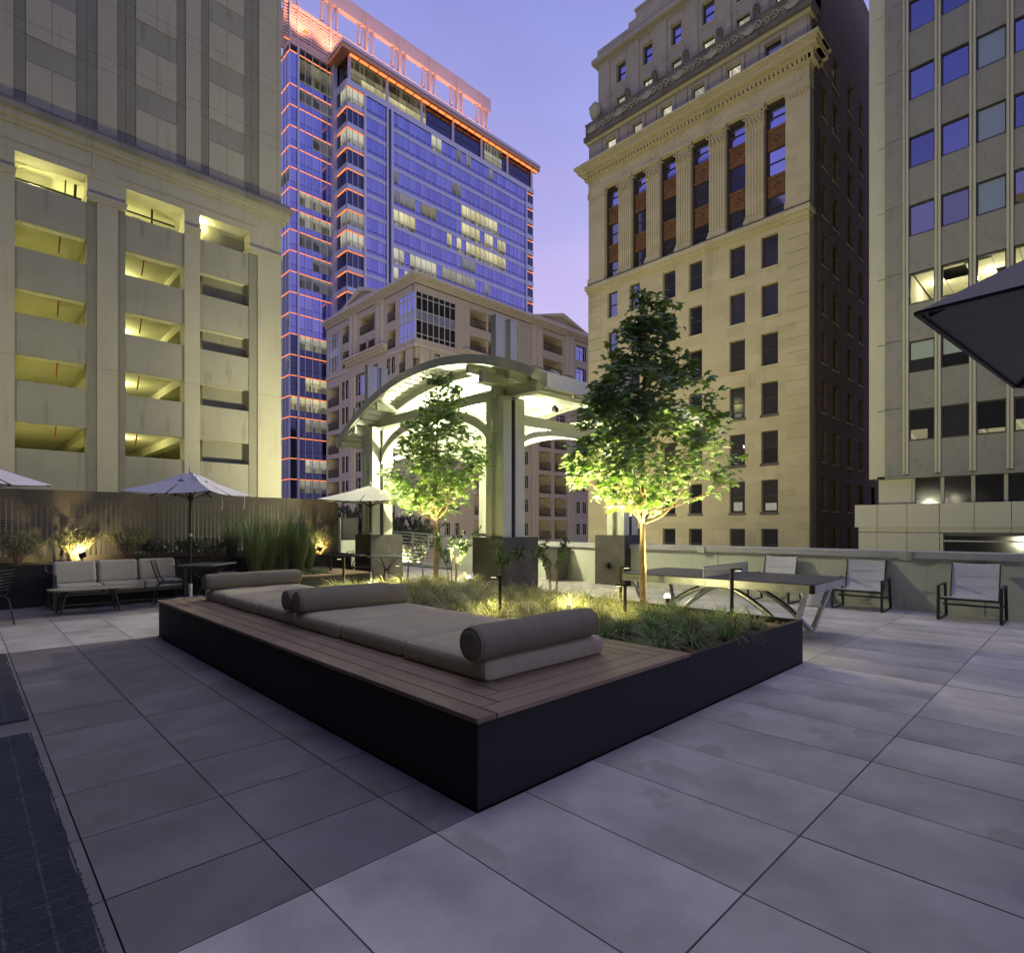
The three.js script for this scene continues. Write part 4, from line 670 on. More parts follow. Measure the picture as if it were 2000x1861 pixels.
// ---------------------------------------------------------------- wooden daybed planter in the middle
{
  const t = thing('daybed_planter', 'big raised black planter with a wooden deck, in the middle of the terrace', 'planter', P(1.9, 2.2074, 0));
  const u0 = 1.902, u1 = 6.545, v0 = 2.2105, v1 = 8.75, ud = 4.07, segs = [v0, 3.49, 4.90, 6.22, 7.63, v1];
  part(t, 'side_panel', [B(u0 + .012, ud - .003, v0 + .012, v0 + .05, .0, .452)], M.blackPanel);
  part(t, 'side_panel', [B(ud + .003, u1, v0 + .012, v0 + .06, 0, .457), B(u1 - .05, u1, v0 + .06, v1, 0, .457), B(ud, u1 - .05, v1 - .05, v1, 0, .457)], M.blackPanel);
  for (let i = 0; i < 5; i++) part(t, 'side_panel', B(u0 + .012, u0 + .05, segs[i] + (i ? .002 : .05), segs[i + 1] - .002, 0, .452), M.blackPanel);
  part(t, 'side_panel', B(u0 + .05, ud, v1 - .05, v1 - .01, 0, .452), M.blackPanel);
  part(t, 'inner_wall', [B(ud - .05, ud - .01, v0 + .06, v1 - .05, 0, .45), B(u0 + .05, ud - .06, v0 + .06, v1 - .06, .38, .44)], M.blackPanel);
  // soil
  const g = new THREE.PlaneGeometry(u1 - ud - .04, v1 - v0 - .1, 60, 120).rotateX(-Math.PI / 2); const p = g.attributes.position;
  for (let i = 0; i < p.count; i++) p.setY(i, .02 * (vnoise(p.getX(i) * 9 + 99, p.getZ(i) * 9 + 99, 9999, 4) - .5) + .015 * (vnoise(p.getX(i) * 3 + 99, p.getZ(i) * 3 + 99, 9999, 5) - .5));
  g.computeVertexNormals(); g.translate((ud + u1) / 2 - .03, .40, -(v0 + v1) / 2); part(t, 'soil', wuv(g), M.soil);
  // deck boards: three picture-frame strips with staggered butt joints
  const h0 = .454, h1 = .482, q = [], bw = .1405; R = mulberry(12);
  const board = (a0, a1, b0, b1, alongU) => { const w = alongU ? a1 - a0 : a1 - a0, d = b1 - b0; const gg = new RoundedBoxGeometry(w, h1 - h0, d, 1, .003); wuv(gg, R() * 1.6, R() * .5); gg.translate((a0 + a1) / 2, (h0 + h1) / 2 + (R() - .5) * .001, -(b0 + b1) / 2); q.push({ name: 'board', geo: gg, mat: (alongU ? M.deckU : M.deckV)[Math.floor(R() * 3)], p: P((a0 + a1) / 2, (b0 + b1) / 2, h1), s: Math.sqrt(w * d) }); };
  const gap = .008;
  for (let i = 0; i < 5; i++) {
    const c = u0 - .012 + i * bw, f = v0 - .012 + i * bw;
    board(c + bw, ud - (i + 1) * bw, f, f + bw - gap, true);
    for (let s = 0; s < 5; s++) board(c, c + bw - gap, s === 0 ? f : segs[s] + gap / 2, s === 4 ? v1 + .012 - i * bw : segs[s + 1] - gap / 2, false);
    const r = ud - (i + 1) * bw; for (let s = 0; s < 5; s++) board(r + gap, r + bw, s === 0 ? f : segs[s] + gap / 2, s === 4 ? v1 + .012 - i * bw : segs[s + 1] - gap / 2, false);
    const b = v1 + .012 - (i + 1) * bw; board(c + bw, ud - (i + 1) * bw, b + gap, b + bw, true);
  }
  pieces(t, q, 200);
  // mulch chips
  const ch = new THREE.InstancedMesh(new THREE.BoxGeometry(.05, .006, .016), M.chip[0], 2600); const m4 = new THREE.Matrix4(), qt = new THREE.Quaternion(), w = wp(t), col = new THREE.Color();
  for (let i = 0; i < 2600; i++) { qt.setFromEuler(new THREE.Euler(rr(-.4, .4), rr(0, 6.3), rr(-.4, .4))); m4.compose(P(rr(ud + .02, u1 - .06), rr(v0 + .07, v1 - .06), rr(.405, .422)).sub(w), qt, new THREE.Vector3(rr(.5, 1.4), 1, rr(.6, 1.5))); ch.setMatrixAt(i, m4); ch.setColorAt(i, col.setRGB(rr(.6, 2), rr(.6, 1.7), rr(.6, 1.6))); }
  ch.name = 'mulch'; ch.userData.kind = 'stuff'; shadow(ch); t.add(ch);
}
// mattress cushions and bolsters lying on the deck
{
  const seams = [2.665, 3.625, 4.61, 5.585, 6.53, 7.515, 8.40], H0 = .4835, TH = .135;
  const soft = (w, h, d, r, seed) => { const g = new RoundedBoxGeometry(w, h, d, 5, r); const p = g.attributes.position, q = new THREE.BoxGeometry(1, 1, 1); const gg = new THREE.BufferGeometry().copy(g); for (let i = 0; i < p.count; i++) { const x = p.getX(i) / w * 2, z = p.getZ(i) / d * 2, y = p.getY(i); if (y > 0) p.setY(i, y + .010 * (1 - x * x) * (1 - z * z)); } return wuv(g); };
  const cushion = (w, h, d, seed) => {      // crowned top, wavering sides, piped seam
    const nx = 26, nz = 22, g = new THREE.BoxGeometry(w, h, d, nx, 6, nz), p = g.attributes.position, r = .045;
    for (let i = 0; i < p.count; i++) {
      let x = p.getX(i), y = p.getY(i), z = p.getZ(i); const ix = Math.max(-w / 2 + r, Math.min(w / 2 - r, x)), iy = Math.max(-h / 2 + .03, Math.min(h / 2 - r, y)), iz = Math.max(-d / 2 + r, Math.min(d / 2 - r, z));
      const dx = x - ix, dy = y - iy, dz = z - iz, L = Math.hypot(dx, dy, dz); if (L > 1e-6) { const rr2 = Math.min(r, Math.max(Math.abs(dx), Math.abs(dy), Math.abs(dz))); x = ix + dx / L * rr2; y = iy + dy / L * rr2; z = iz + dz / L * rr2; }
      const cx = 1 - Math.pow(Math.abs(x) / (w / 2), 4), cz = 1 - Math.pow(Math.abs(z) / (d / 2), 4); const n = vnoise(x * 5 + 50, z * 5 + 50, 9999, seed) - .5, n2 = vnoise(x * 14 + 50, (z + y) * 14 + 50, 9999, seed + 1) - .5;
      if (y > 0) y += .018 * cx * cz + .012 * n * cx * cz + .003 * n2; x += Math.sign(x) * .010 * (1 - Math.pow(2 * y / h, 2)) * (Math.abs(x) > w / 2 - r ? 1 : 0) * (1 + n2); z += Math.sign(z) * .008 * (Math.abs(z) > d / 2 - r ? 1 : 0) * n2; p.setXYZ(i, x, y, z);
    }
    g.computeVertexNormals(); return wuv(g);
  };
  const where = ['nearest one, under the near bolster', 'second from the camera, bare', 'third from the camera, under a middle bolster', 'fourth from the camera, under a middle bolster', 'fifth from the camera, bare', 'farthest one, under the far bolster'];
  for (let i = 0; i < 6; i++) {
    const d = seams[i + 1] - seams[i] - .012, t = tag(local(scene, 'seat_cushion', cushion(1.225, TH, d, 20 + i), M.cushion), 'flat mattress cushion on the deck, ' + where[i], 'cushion', 'mattress cushions in a row on the deck'); t.name = numbered('seat_cushion');
    t.position.copy(P(2.985 + (i % 2 ? .005 : -.004), (seams[i] + seams[i + 1]) / 2, H0 + TH / 2));
  }
  const bol = (u0, u1, v, r, h, label, seed, turn) => {
    const L = u1 - u0, pr = [[0, -L / 2]]; const n = 40, prof = [];
    prof.push(new THREE.Vector2(.001, -L / 2 + .004)); for (let i = 0; i <= 6; i++) { const a = i / 6 * Math.PI / 2; prof.push(new THREE.Vector2(r - .05 + .05 * Math.sin(a), -L / 2 + .05 - .05 * Math.cos(a) + .004)); } for (let i = 1; i < n; i++) prof.push(new THREE.Vector2(r * (1 + .025 * Math.sin(i / n * Math.PI) + .02 * (vnoise(i * .3, seed, 999, seed) - .5)), -L / 2 + .06 + (L - .12) * i / n)); for (let i = 6; i >= 0; i--) { const a = i / 6 * Math.PI / 2; prof.push(new THREE.Vector2(r - .05 + .05 * Math.sin(a), L / 2 - .05 + .05 * Math.cos(a) - .004)); } prof.push(new THREE.Vector2(.001, L / 2 - .004));
    const g = new THREE.LatheGeometry(prof, 48), p = g.attributes.position;
    for (let i = 0; i < p.count; i++) { const x = p.getX(i), y = p.getY(i), z = p.getZ(i), a = Math.atan2(z, x), e = Math.max(0, Math.abs(y) - L / 2 + .16) / .16; const k = 1 + .012 * e * Math.sin(a * 34 + seed) * (Math.hypot(x, z) > r * .55 ? 1 : .3) + .018 * (vnoise(a * 2 + 20, y * 7 + 20, 9999, seed + 3) - .5); p.setX(i, x * k); p.setZ(i, z * k); }
    g.computeVertexNormals(); g.rotateZ(Math.PI / 2); const G0 = g.attributes.position; for (let i = 0; i < G0.count; i++) if (G0.getY(i) < -r * .86) G0.setY(i, -r * .86 + (G0.getY(i) + r * .86) * .2); g.computeVertexNormals();
    const t = thing('bolster', label, 'bolster', P((u0 + u1) / 2, v, h), 'bolster pillows on the mattress cushions', turn); local(t, 'cover', wuv(g), M.bolster);
    for (const s of [-1, 1]) { const rg = new THREE.TorusGeometry(r - .012, .006, 6, 60).rotateY(Math.PI / 2).translate(s * (L / 2 - .018), 0, 0); local(t, 'piping', wuv(rg), M.bolster); }
  };
  bol(2.27, 3.50, 2.735, .112, .728, 'long round grey-brown bolster lying across the cushion nearest the camera', 3, .02);
  bol(2.33, 3.56, 5.40, .110, .726, 'long round bolster, the nearer of the pair lying side by side in the middle', 9, -.03);
  bol(2.33, 3.52, 5.68, .106, .722, 'long round bolster, the farther of the pair, mostly hidden behind the nearer one', 14, .015);
  bol(2.30, 3.62, 8.22, .110, .726, 'long round bolster at the far end of the daybed, under the grasses', 19, .04);
}
// rugs
{
  const rug = (u0, u1, v0, v1, label) => {
    const t = thing('rug', label, 'rug', P((u0 + u1) / 2, (v0 + v1) / 2, 0)); const g = new THREE.BoxGeometry(u1 - u0, .008, v1 - v0, 30, 1, 30), p = g.attributes.position; for (let i = 0; i < p.count; i++) if (Math.abs(p.getX(i)) > (u1 - u0) / 2 - .01) p.setX(i, p.getX(i) + .006 * Math.sin(p.getZ(i) * 9)); local(t, 'weave', wuv(g.translate(0, .005, 0)), M.rug);
    const f = [], R2 = mulberry(3); for (let v = v0 + .005; v < v1; v += .011) { const l = .003 + .010 * R2() * R2(); f.push(bx(l, .003, .004, (u1 - u0) / 2 + l / 2 + .003, .004, -(v - (v0 + v1) / 2) + .003 * R2())); } local(t, 'fringe', f, M.rug, 'stuff');
  };
  rug(-3.2, .355, 2.0, 5.27, 'dark blue woven rug at the lower left, the one nearer the camera');
  rug(-3.2, .37, 5.64, 8.76, 'dark blue woven rug at the left edge, the one farther from the camera');
}

// ---------------------------------------------------------------- vaulted pavilion on four clustered columns
{
  const t = thing('pavilion', 'pale metal vaulted pavilion with a lit ribbed ceiling on dark stone plinths', 'pavilion', P(9.9, 10.6, 0));
  const m = M.pavilion, U0 = 7.61, U1 = 11.72, Va = 8.1, Vb = 13.07;
  for (const [u, v, du, dv] of [[U0, Va, 1.02, .88], [U0, Vb, .97, .80], [U1, Va, .97, .9], [U1, Vb, .97, .8]]) {
    const p = part(t, 'plinth', [B(u, u + du, v, v + dv, 0, 1.245)], M.pedestal); part(p, 'cap', B(u + .01, u + du - .01, v + .01, v + dv - .01, 1.2455, 1.256), M.pedestal);
    if (u === U1 && v === Va) { part(p, 'outlet_box', [B(u - .07, u - .001, v + .42, v + .53, .42, .56), B(u - .09, u - .07, v + .44, v + .51, .44, .54)], M.blackMetal); }
    const a = u + .1, b = v + .08, h0 = 1.256, h1 = 4.07;
    const post = (x0, x1, y0, y1, top) => part(t, 'post', B(x0, x1, y0, y1, h0, top), m);
    post(a, a + .225, b, b + .2, h1); post(a, a + .225, b + .345, b + .52, h1); post(a + .335, a + .6, b, b + .2, h1); post(a + .335, a + .6, b + .345, b + .52, h1);
    part(t, 'web', [B(a + .09, a + .225, b + .2, b + .345, h0, 3.37), B(a + .01, a + .225, b + .2, b + .345, 3.37, h1), B(a + .225, a + .335, b + .06, b + .46, h0, h1)], m);
    part(t, 'downpipe', rod(P(a + .28, b + .015, h0), P(a + .28, b + .015, 4.0), .045), M.frameDark);
    part(t, 'fin', [B(a - .02, a + .2, b + .2, b + .345, h1, 5.69)], m); part(t, 'fin', [B(a + .39, a + .58, b + .2, b + .345, h1, 5.69)], m);
    part(t, 'cap_plate', [B(a - .03, a + .21, b + .19, b + .355, 5.69, 5.72), B(a + .38, a + .59, b + .19, b + .355, 5.69, 5.72)], m);
  }
  // tie beams, arched plates with wedge ends, one pair at each end
  const Vc = 10.2, Rr = 7.3, peak = 5.03, Hc = peak - Rr, arcH = (v, r) => Hc + Math.sqrt(Math.max(0, r * r - (v - Vc) * (v - Vc)));
  const plate = (u, th, inner, outer, v0, v1, name) => {       // arch rib between two radii, extruded along u
    const s = new THREE.Shape(); const N = 40; for (let i = 0; i <= N; i++) { const v = v0 + (v1 - v0) * i / N; const y = outer(v); i ? s.lineTo(v, y) : s.moveTo(v, y); } for (let i = N; i >= 0; i--) { const v = v0 + (v1 - v0) * i / N; s.lineTo(v, inner(v)); }
    const g = new THREE.ExtrudeGeometry(s, { depth: th, bevelEnabled: false, curveSegments: 1 }); g.rotateY(Math.PI / 2); // shape x -> -z, extrude -> +x
    g.translate(u, 0, 0); return part(t, name, wuv(g), m);
  };
  for (const u of [U0 + .33, U1 + .33]) {
    part(t, 'tie_beam', [B(u - .01, u + .1, 7.42, 14.3, 4.07, 4.28), B(u - .06, u + .16, 7.5, 14.2, 4.06, 4.085), B(u - .06, u + .16, 7.5, 14.2, 4.265, 4.29)], m);
    plate(u, .08, v => Math.max(4.285, arcH(v, Rr - .14) - .16), v => Math.max(4.286, arcH(v, Rr - .14)), 7.2, 13.5, 'arch_rib');
    plate(u + .005, .07, v => 3.02 + .92 * Math.sqrt(Math.max(0, 1 - Math.pow((v - 10.98) / 2.15, 2))), v => 3.16 + .98 * Math.sqrt(Math.max(0, 1 - Math.pow((v - 10.98) / 2.24, 2))), 8.84, 13.12, 'arch_brace');
    for (const [v, d] of [[7.42, -1], [14.3, 1]]) { const pts = [[v + .02 * -d, 4.065], [v + .02 * -d, 4.29], [v + d * .30, 4.40], [v + d * .42, 4.33], [v + d * .26, 4.13]].map(([a, b]) => new THREE.Vector2(a, b)); if (d > 0) pts.reverse(); part(t, 'beam_end', wuv(new THREE.ExtrudeGeometry(new THREE.Shape(pts), { depth: .13, bevelEnabled: false }).rotateY(Math.PI / 2).translate(u - .02, 0, 0)), m); }
  }
  for (const v of [Va + .3, Vb + .3]) {
    part(t, 'side_beam', [B(7.3, 12.75, v - .05, v + .05, 4.30, 4.52), B(7.3, 12.75, v - .12, v + .12, 4.285, 4.30)], m); part(t, 'side_beam', B(U0 + .7, U1 + .1, v - .05, v + .05, 3.60, 3.80), m);
    // curved brace along u
    const s = new THREE.Shape(); for (let i = 0; i <= 24; i++) { const x = i / 24, u = U0 + .7 + (U1 - U0 - .6) * x, y = 3.06 + .46 * Math.sqrt(1 - Math.pow(2 * x - 1, 2)); i ? s.lineTo(u, y + .10) : s.moveTo(u, y + .10); } for (let i = 24; i >= 0; i--) { const x = i / 24; s.lineTo(U0 + .7 + (U1 - U0 - .6) * x, 3.06 + .46 * Math.sqrt(1 - Math.pow(2 * x - 1, 2)) - .02); }
    part(t, 'arch_brace', wuv(new THREE.ExtrudeGeometry(s, { depth: .08, bevelEnabled: false }).translate(0, 0, -v - .04)), m);
  }
  part(t, 'side_beam', B(U0 + .42, U1 + .34, 10.7, 10.8, 4.09, 4.26), m);
  // curved roof: standing ribs below, sheet above, edge trim
  const N = 30, v0 = 6.68, v1 = 14.18, ua = 7.28, ub = 12.8, ang = v => Math.asin((v - Vc) / Rr), a0 = ang(v0), a1 = ang(v1);
  const strip = (A0, A1, r0, r1, x0, x1) => { const g = new THREE.BufferGeometry(), q = (r, A) => [Vc + r * Math.sin(A), Hc + r * Math.cos(A)]; const c = [q(r0, A0), q(r0, A1), q(r1, A1), q(r1, A0)]; const s = new THREE.Shape(c.map(([v, h]) => new THREE.Vector2(v, h))); const e = new THREE.ExtrudeGeometry(s, { depth: x1 - x0, bevelEnabled: false }); e.rotateY(Math.PI / 2); return wuv(e.translate(x0, 0, 0)); };
  for (let i = 0; i < N; i++) { const A = a0 + (a1 - a0) * i / N, D = (a1 - a0) / N; part(t, 'ceiling_strip', strip(A + D * .10, A + D * .90, Rr - .14, Rr - .075, ua + .1, ub - .1), M.ceiling); }
  part(t, 'roof_sheet', Array.from({ length: N }, (_, i) => strip(a0 + (a1 - a0) * i / N, a0 + (a1 - a0) * (i + 1) / N, Rr - .075, Rr - .01, ua + .05, ub - .05)), m);
  for (const x of [ua, ub - .06]) part(t, 'roof_edge', Array.from({ length: N }, (_, i) => strip(a0 + (a1 - a0) * i / N, a0 + (a1 - a0) * (i + 1) / N, Rr - .16, Rr + .02, x, x + .06)), m);
  for (const [A, s] of [[a0, -1], [a1, 1]]) { const v = Vc + Rr * Math.sin(A), h = Hc + Rr * Math.cos(A); part(t, 'eave_trim', [bar(P(ua - .02, v + s * .03, h - .12), P(ub, v + s * .03, h - .12), .1, .26), bar(P(ua, v - s * .15, h - .2), P(ub, v - s * .15, h - .2), .1, .14)], m); }
  for (const v of [7.7, 8.9, 12.4, 13.5]) { const h = arcH(v, Rr - .14); part(t, 'purlin', B(ua + .1, ub - .1, v - .04, v + .04, h - .2, h - .01), m); }
  // fittings: floodlight on the middle beam and uplights along the tie beams
  const flood = (u, v, h, I, tgt, ang, k = 1) => {
    const d = tgt.clone().sub(P(u, v, h)).normalize(); const p = P(u, v, h); const b = part(t, 'floodlight', [rod(p.clone().addScaledVector(d, -.12), p, .05, .08, 14)], M.blackMetal); part(b, 'lens', [rod(p.clone().addScaledVector(d, .001), p.clone().addScaledVector(d, .012), .072, .072, 14)], glow([1, .96, .74], 30 * k));
    lamp('spot', [1, .93, .62], I, p.clone().addScaledVector(d, .04), { target: tgt, angle: ang, penumbra: .6, radius: 4 });
  };
  flood(9.55, 11.35, 3.74, 60, P(4.5, 3.5, .4), 1.15, 1.6); lamp('point', [1, .95, .66], 80, P(9.47, 11.2, 3.62), { radius: 4 });
  for (const v of [9.4, 10.6, 11.9]) { flood(U0 + .55, v, 4.16, 13, P(9.6, v + .1, 5.2), 1.25, .4); flood(U1 + .12, v, 4.16, 15, P(9.6, v - .1, 5.2), 1.25, .4); }
  flood(9.7, 8.62, 4.16, 16, P(9.7, 10.4, 5.2), 1.2, .4); flood(9.7, 13.15, 4.16, 16, P(9.7, 10.6, 5.2), 1.2, .4);
}
// ---------------------------------------------------------------- facade floods fixed outside the terrace wall (hidden below its coping)
{
  const fl = (pos, tgt, I, ang, label, k = 1) => { const t = thing('facade_floodlight', label, 'floodlight', pos, 'floodlights below the coping on the street side'); const d = tgt.clone().sub(pos).normalize(), z = new THREE.Vector3(); local(t, 'housing', rod(d.clone().multiplyScalar(-.3), z, .12, .2, 14), M.blackMetal); local(t, 'lens', rod(d.clone().multiplyScalar(.002), d.clone().multiplyScalar(.02), .18, .18, 14), glow(CITY, 6)); lamp('spot', CITY, I * k, pos.clone().addScaledVector(d, .06), { target: tgt, angle: ang, penumbra: 1, radius: 20 }); };
  const L = 'facade floodlight on the street side of the parapet, aimed at the buildings opposite';
  fl(P(13.4, 13, .2), P(43, 27, 33), 760, 1.15, L); fl(P(13.4, 4, .2), P(43, 20, 34), 660, 1.15, L);
  fl(P(13.4, -4, .2), P(37.5, 2, 22), 42, 1.1, L); fl(P(14.2, 22, -1), P(36, 60, 26), 1650, 1.0, L); fl(P(24, 24, -6), P(46, 52, 24), 1250, 1.2, L);
  fl(P(6, 21.3, -.9), P(8, 34, 26), 330, 1.2, L); fl(P(-4, 21.3, -.9), P(-2, 34, 26), 310, 1.2, L); fl(P(14.6, 20, -1), P(43, 15, 20), 110, 1.1, L);
}

// ---------------------------------------------------------------- back planter, screens, second planter
{
  const t = thing('back_planter', 'long black planter wall at the back left, behind the sofa', 'planter', P(2, 13.5, 0));
  for (const [a, b] of [[-6, -2], [-1.995, 1.9], [1.905, 4.6], [4.605, 7.3]]) part(t, 'panel', B(a, b, 13.5, 13.55, 0, .77), M.blackPanel);
  part(t, 'panel', [B(-6, 7.3, 14.42, 14.47, 0, .77), B(7.25, 7.3, 13.55, 14.42, 0, .77)], M.blackPanel); part(t, 'soil', B(-6, 7.25, 13.55, 14.42, .4, .735), M.soil);
}
{
  const seams = [-5, -3.2, -.2, 3.16, 6.06, 7.5], lab = ['leftmost perforated bronze screen panel, mostly out of view', 'perforated bronze screen panel behind the left umbrella', 'perforated bronze screen panel behind the lit bushes and the sofa', 'perforated bronze screen panel behind the grey umbrella', 'perforated bronze screen panel at the right end, behind the tall grasses'];
  const mt = std([.060, .050, .034], { roughness: .55, metalness: .2 });
  for (let s = 1; s < 5; s++) {
    const a = seams[s] + .004, b = seams[s + 1] - .004, h0 = .72, h1 = 2.19, t = thing('perforated_screen', lab[s], 'screen', P((a + b) / 2, 14.6, h0), 'perforated metal screens behind the back planter'), pu = .088, ph = .054;
    const pos = [], nor = [], V = 14.6, th = .006, skip = (u, h) => (u > a + (b - a) * .5 - .09 && u < a + (b - a) * .5 + .09) || u < a + .09 || u > b - .09;
    const quad = (p, n) => { pos.push(...p[0], ...p[1], ...p[2], ...p[0], ...p[2], ...p[3]); for (let i = 0; i < 6; i++) nor.push(...n); };
    for (let u = a; u < b - .001; u += pu) { const u1 = Math.min(u + pu, b), uc = u + pu / 2; for (let h = h0; h < h1 - .001; h += ph) {
      const y1 = Math.min(h + ph, h1), hc = h + ph / 2, f = (hc - .86) / 1.2, r = f < 0 || f > .98 || u1 - u < pu * .99 ? 0 : mix(.0235, .0085, Math.pow(f, .8)), blk = ((uc > 4.75 && uc < 5.15) || (uc > 2.5 && uc < 2.9)) && hc > 1.28 && hc < 1.42;
      for (const [v, n] of [[V, 1], [V + th, -1]]) {
        if (skip(uc) || r === 0 || blk) quad([[u, h, -v], [u1, h, -v], [u1, y1, -v], [u, y1, -v]], [0, 0, n]);
        else { const sq = (k) => { const A = k * Math.PI / 4 + .3927, cs = Math.cos(A), sn = Math.sin(A), m = Math.max(Math.abs(cs) / (pu / 2), Math.abs(sn) / (ph / 2)); return [uc + cs / m, hc + sn / m]; };
          const K = 12; for (let k = 0; k < K; k++) { const A = k / K * 2 * Math.PI, A2 = (k + 1) / K * 2 * Math.PI; const o = x => { const cs = Math.cos(x), sn = Math.sin(x), m = Math.max(Math.abs(cs) / (pu / 2), Math.abs(sn) / (ph / 2)); return [uc + cs / m, hc + sn / m]; }; const p = o(A), q = o(A2); quad([[uc + r * Math.cos(A), hc + r * Math.sin(A), -v], [p[0], p[1], -v], [q[0], q[1], -v], [uc + r * Math.cos(A2), hc + r * Math.sin(A2), -v]], [0, 0, n]);
            if (n === 1) quad([[uc + r * Math.cos(A), hc + r * Math.sin(A), -V], [uc + r * Math.cos(A2), hc + r * Math.sin(A2), -V], [uc + r * Math.cos(A2), hc + r * Math.sin(A2), -V - th], [uc + r * Math.cos(A), hc + r * Math.sin(A), -V - th]], [-Math.cos(A), -Math.sin(A), 0]); }
          // corners of the cell
          for (const [sx, sy] of [[1, 1], [-1, 1], [-1, -1], [1, -1]]) { const c = [uc + sx * pu / 2, hc + sy * ph / 2]; let best = [], K = 12; for (let k = 0; k < K; k++) { const o = x => { const cs = Math.cos(x), sn = Math.sin(x), m = Math.max(Math.abs(cs) / (pu / 2), Math.abs(sn) / (ph / 2)); return [uc + cs / m, hc + sn / m]; }; const p = o(k / K * 2 * Math.PI), q = o((k + 1) / K * 2 * Math.PI); const on = (w) => Math.abs(Math.abs(w[0] - uc) - pu / 2) < 1e-6; if (on(p) !== on(q) && Math.sign((p[0] + q[0]) / 2 - uc) === sx && Math.sign((p[1] + q[1]) / 2 - hc) === sy) { pos.push(p[0], p[1], -v, c[0], c[1], -v, q[0], q[1], -v); for (let i = 0; i < 3; i++) nor.push(0, 0, n); } } }
        }
      }
    } }
    const g = new THREE.BufferGeometry(); g.setAttribute('position', new THREE.Float32BufferAttribute(pos, 3)); g.setAttribute('normal', new THREE.Float32BufferAttribute(nor, 3)); wuv(g); const mm = mt.clone(); mm.side = THREE.DoubleSide;
    part(t, 'sheet', g, mm); part(t, 'frame', [B(a, b, V + .001, V + .03, h1, h1 + .012), B(a, a + .012, V + .007, V + .05, h0, h1), B(b - .012, b, V + .007, V + .05, h0, h1)], mt);
    for (const u of [a + .02, b - .06]) part(t, 'post', B(u, u + .04, V + .01, V + .07, 0, h1), mt);
  }
}
{
  const t = thing('low_planter', 'low planter with a wooden rim and tall grasses, behind the far end of the daybed', 'planter', P(5.2, 12, 0)), a = 3.95, b = 6.43, c = 11.05, d = 13.3;
  part(t, 'side_panel', [B(a, b, c, c + .05, 0, .452), B(a, a + .05, c + .05, d, 0, .452), B(b - .05, b, c + .05, d, 0, .452), B(a + .05, b - .05, d - .05, d, 0, .452)], M.blackPanel); part(t, 'soil', B(a + .05, b - .05, c + .05, d - .05, .3, .44), M.soil);
  for (let i = 0; i < 2; i++) part(t, 'board', B(a - .01, b + .01, c - .01 + i * .14, c + .125 + i * .14, .454, .48), M.deckU[i]);
  for (let i = 0; i < 5; i++) { part(t, 'board', B(b - .69 + i * .14, b - .555 + i * .14, c + .27, d, .454, .48), M.deckV[i % 3]); if (i < 3) part(t, 'board', B(a - .01 + i * .14, a + .125 + i * .14, c + .27, d, .454, .48), M.deckV[(i + 1) % 3]); }
}
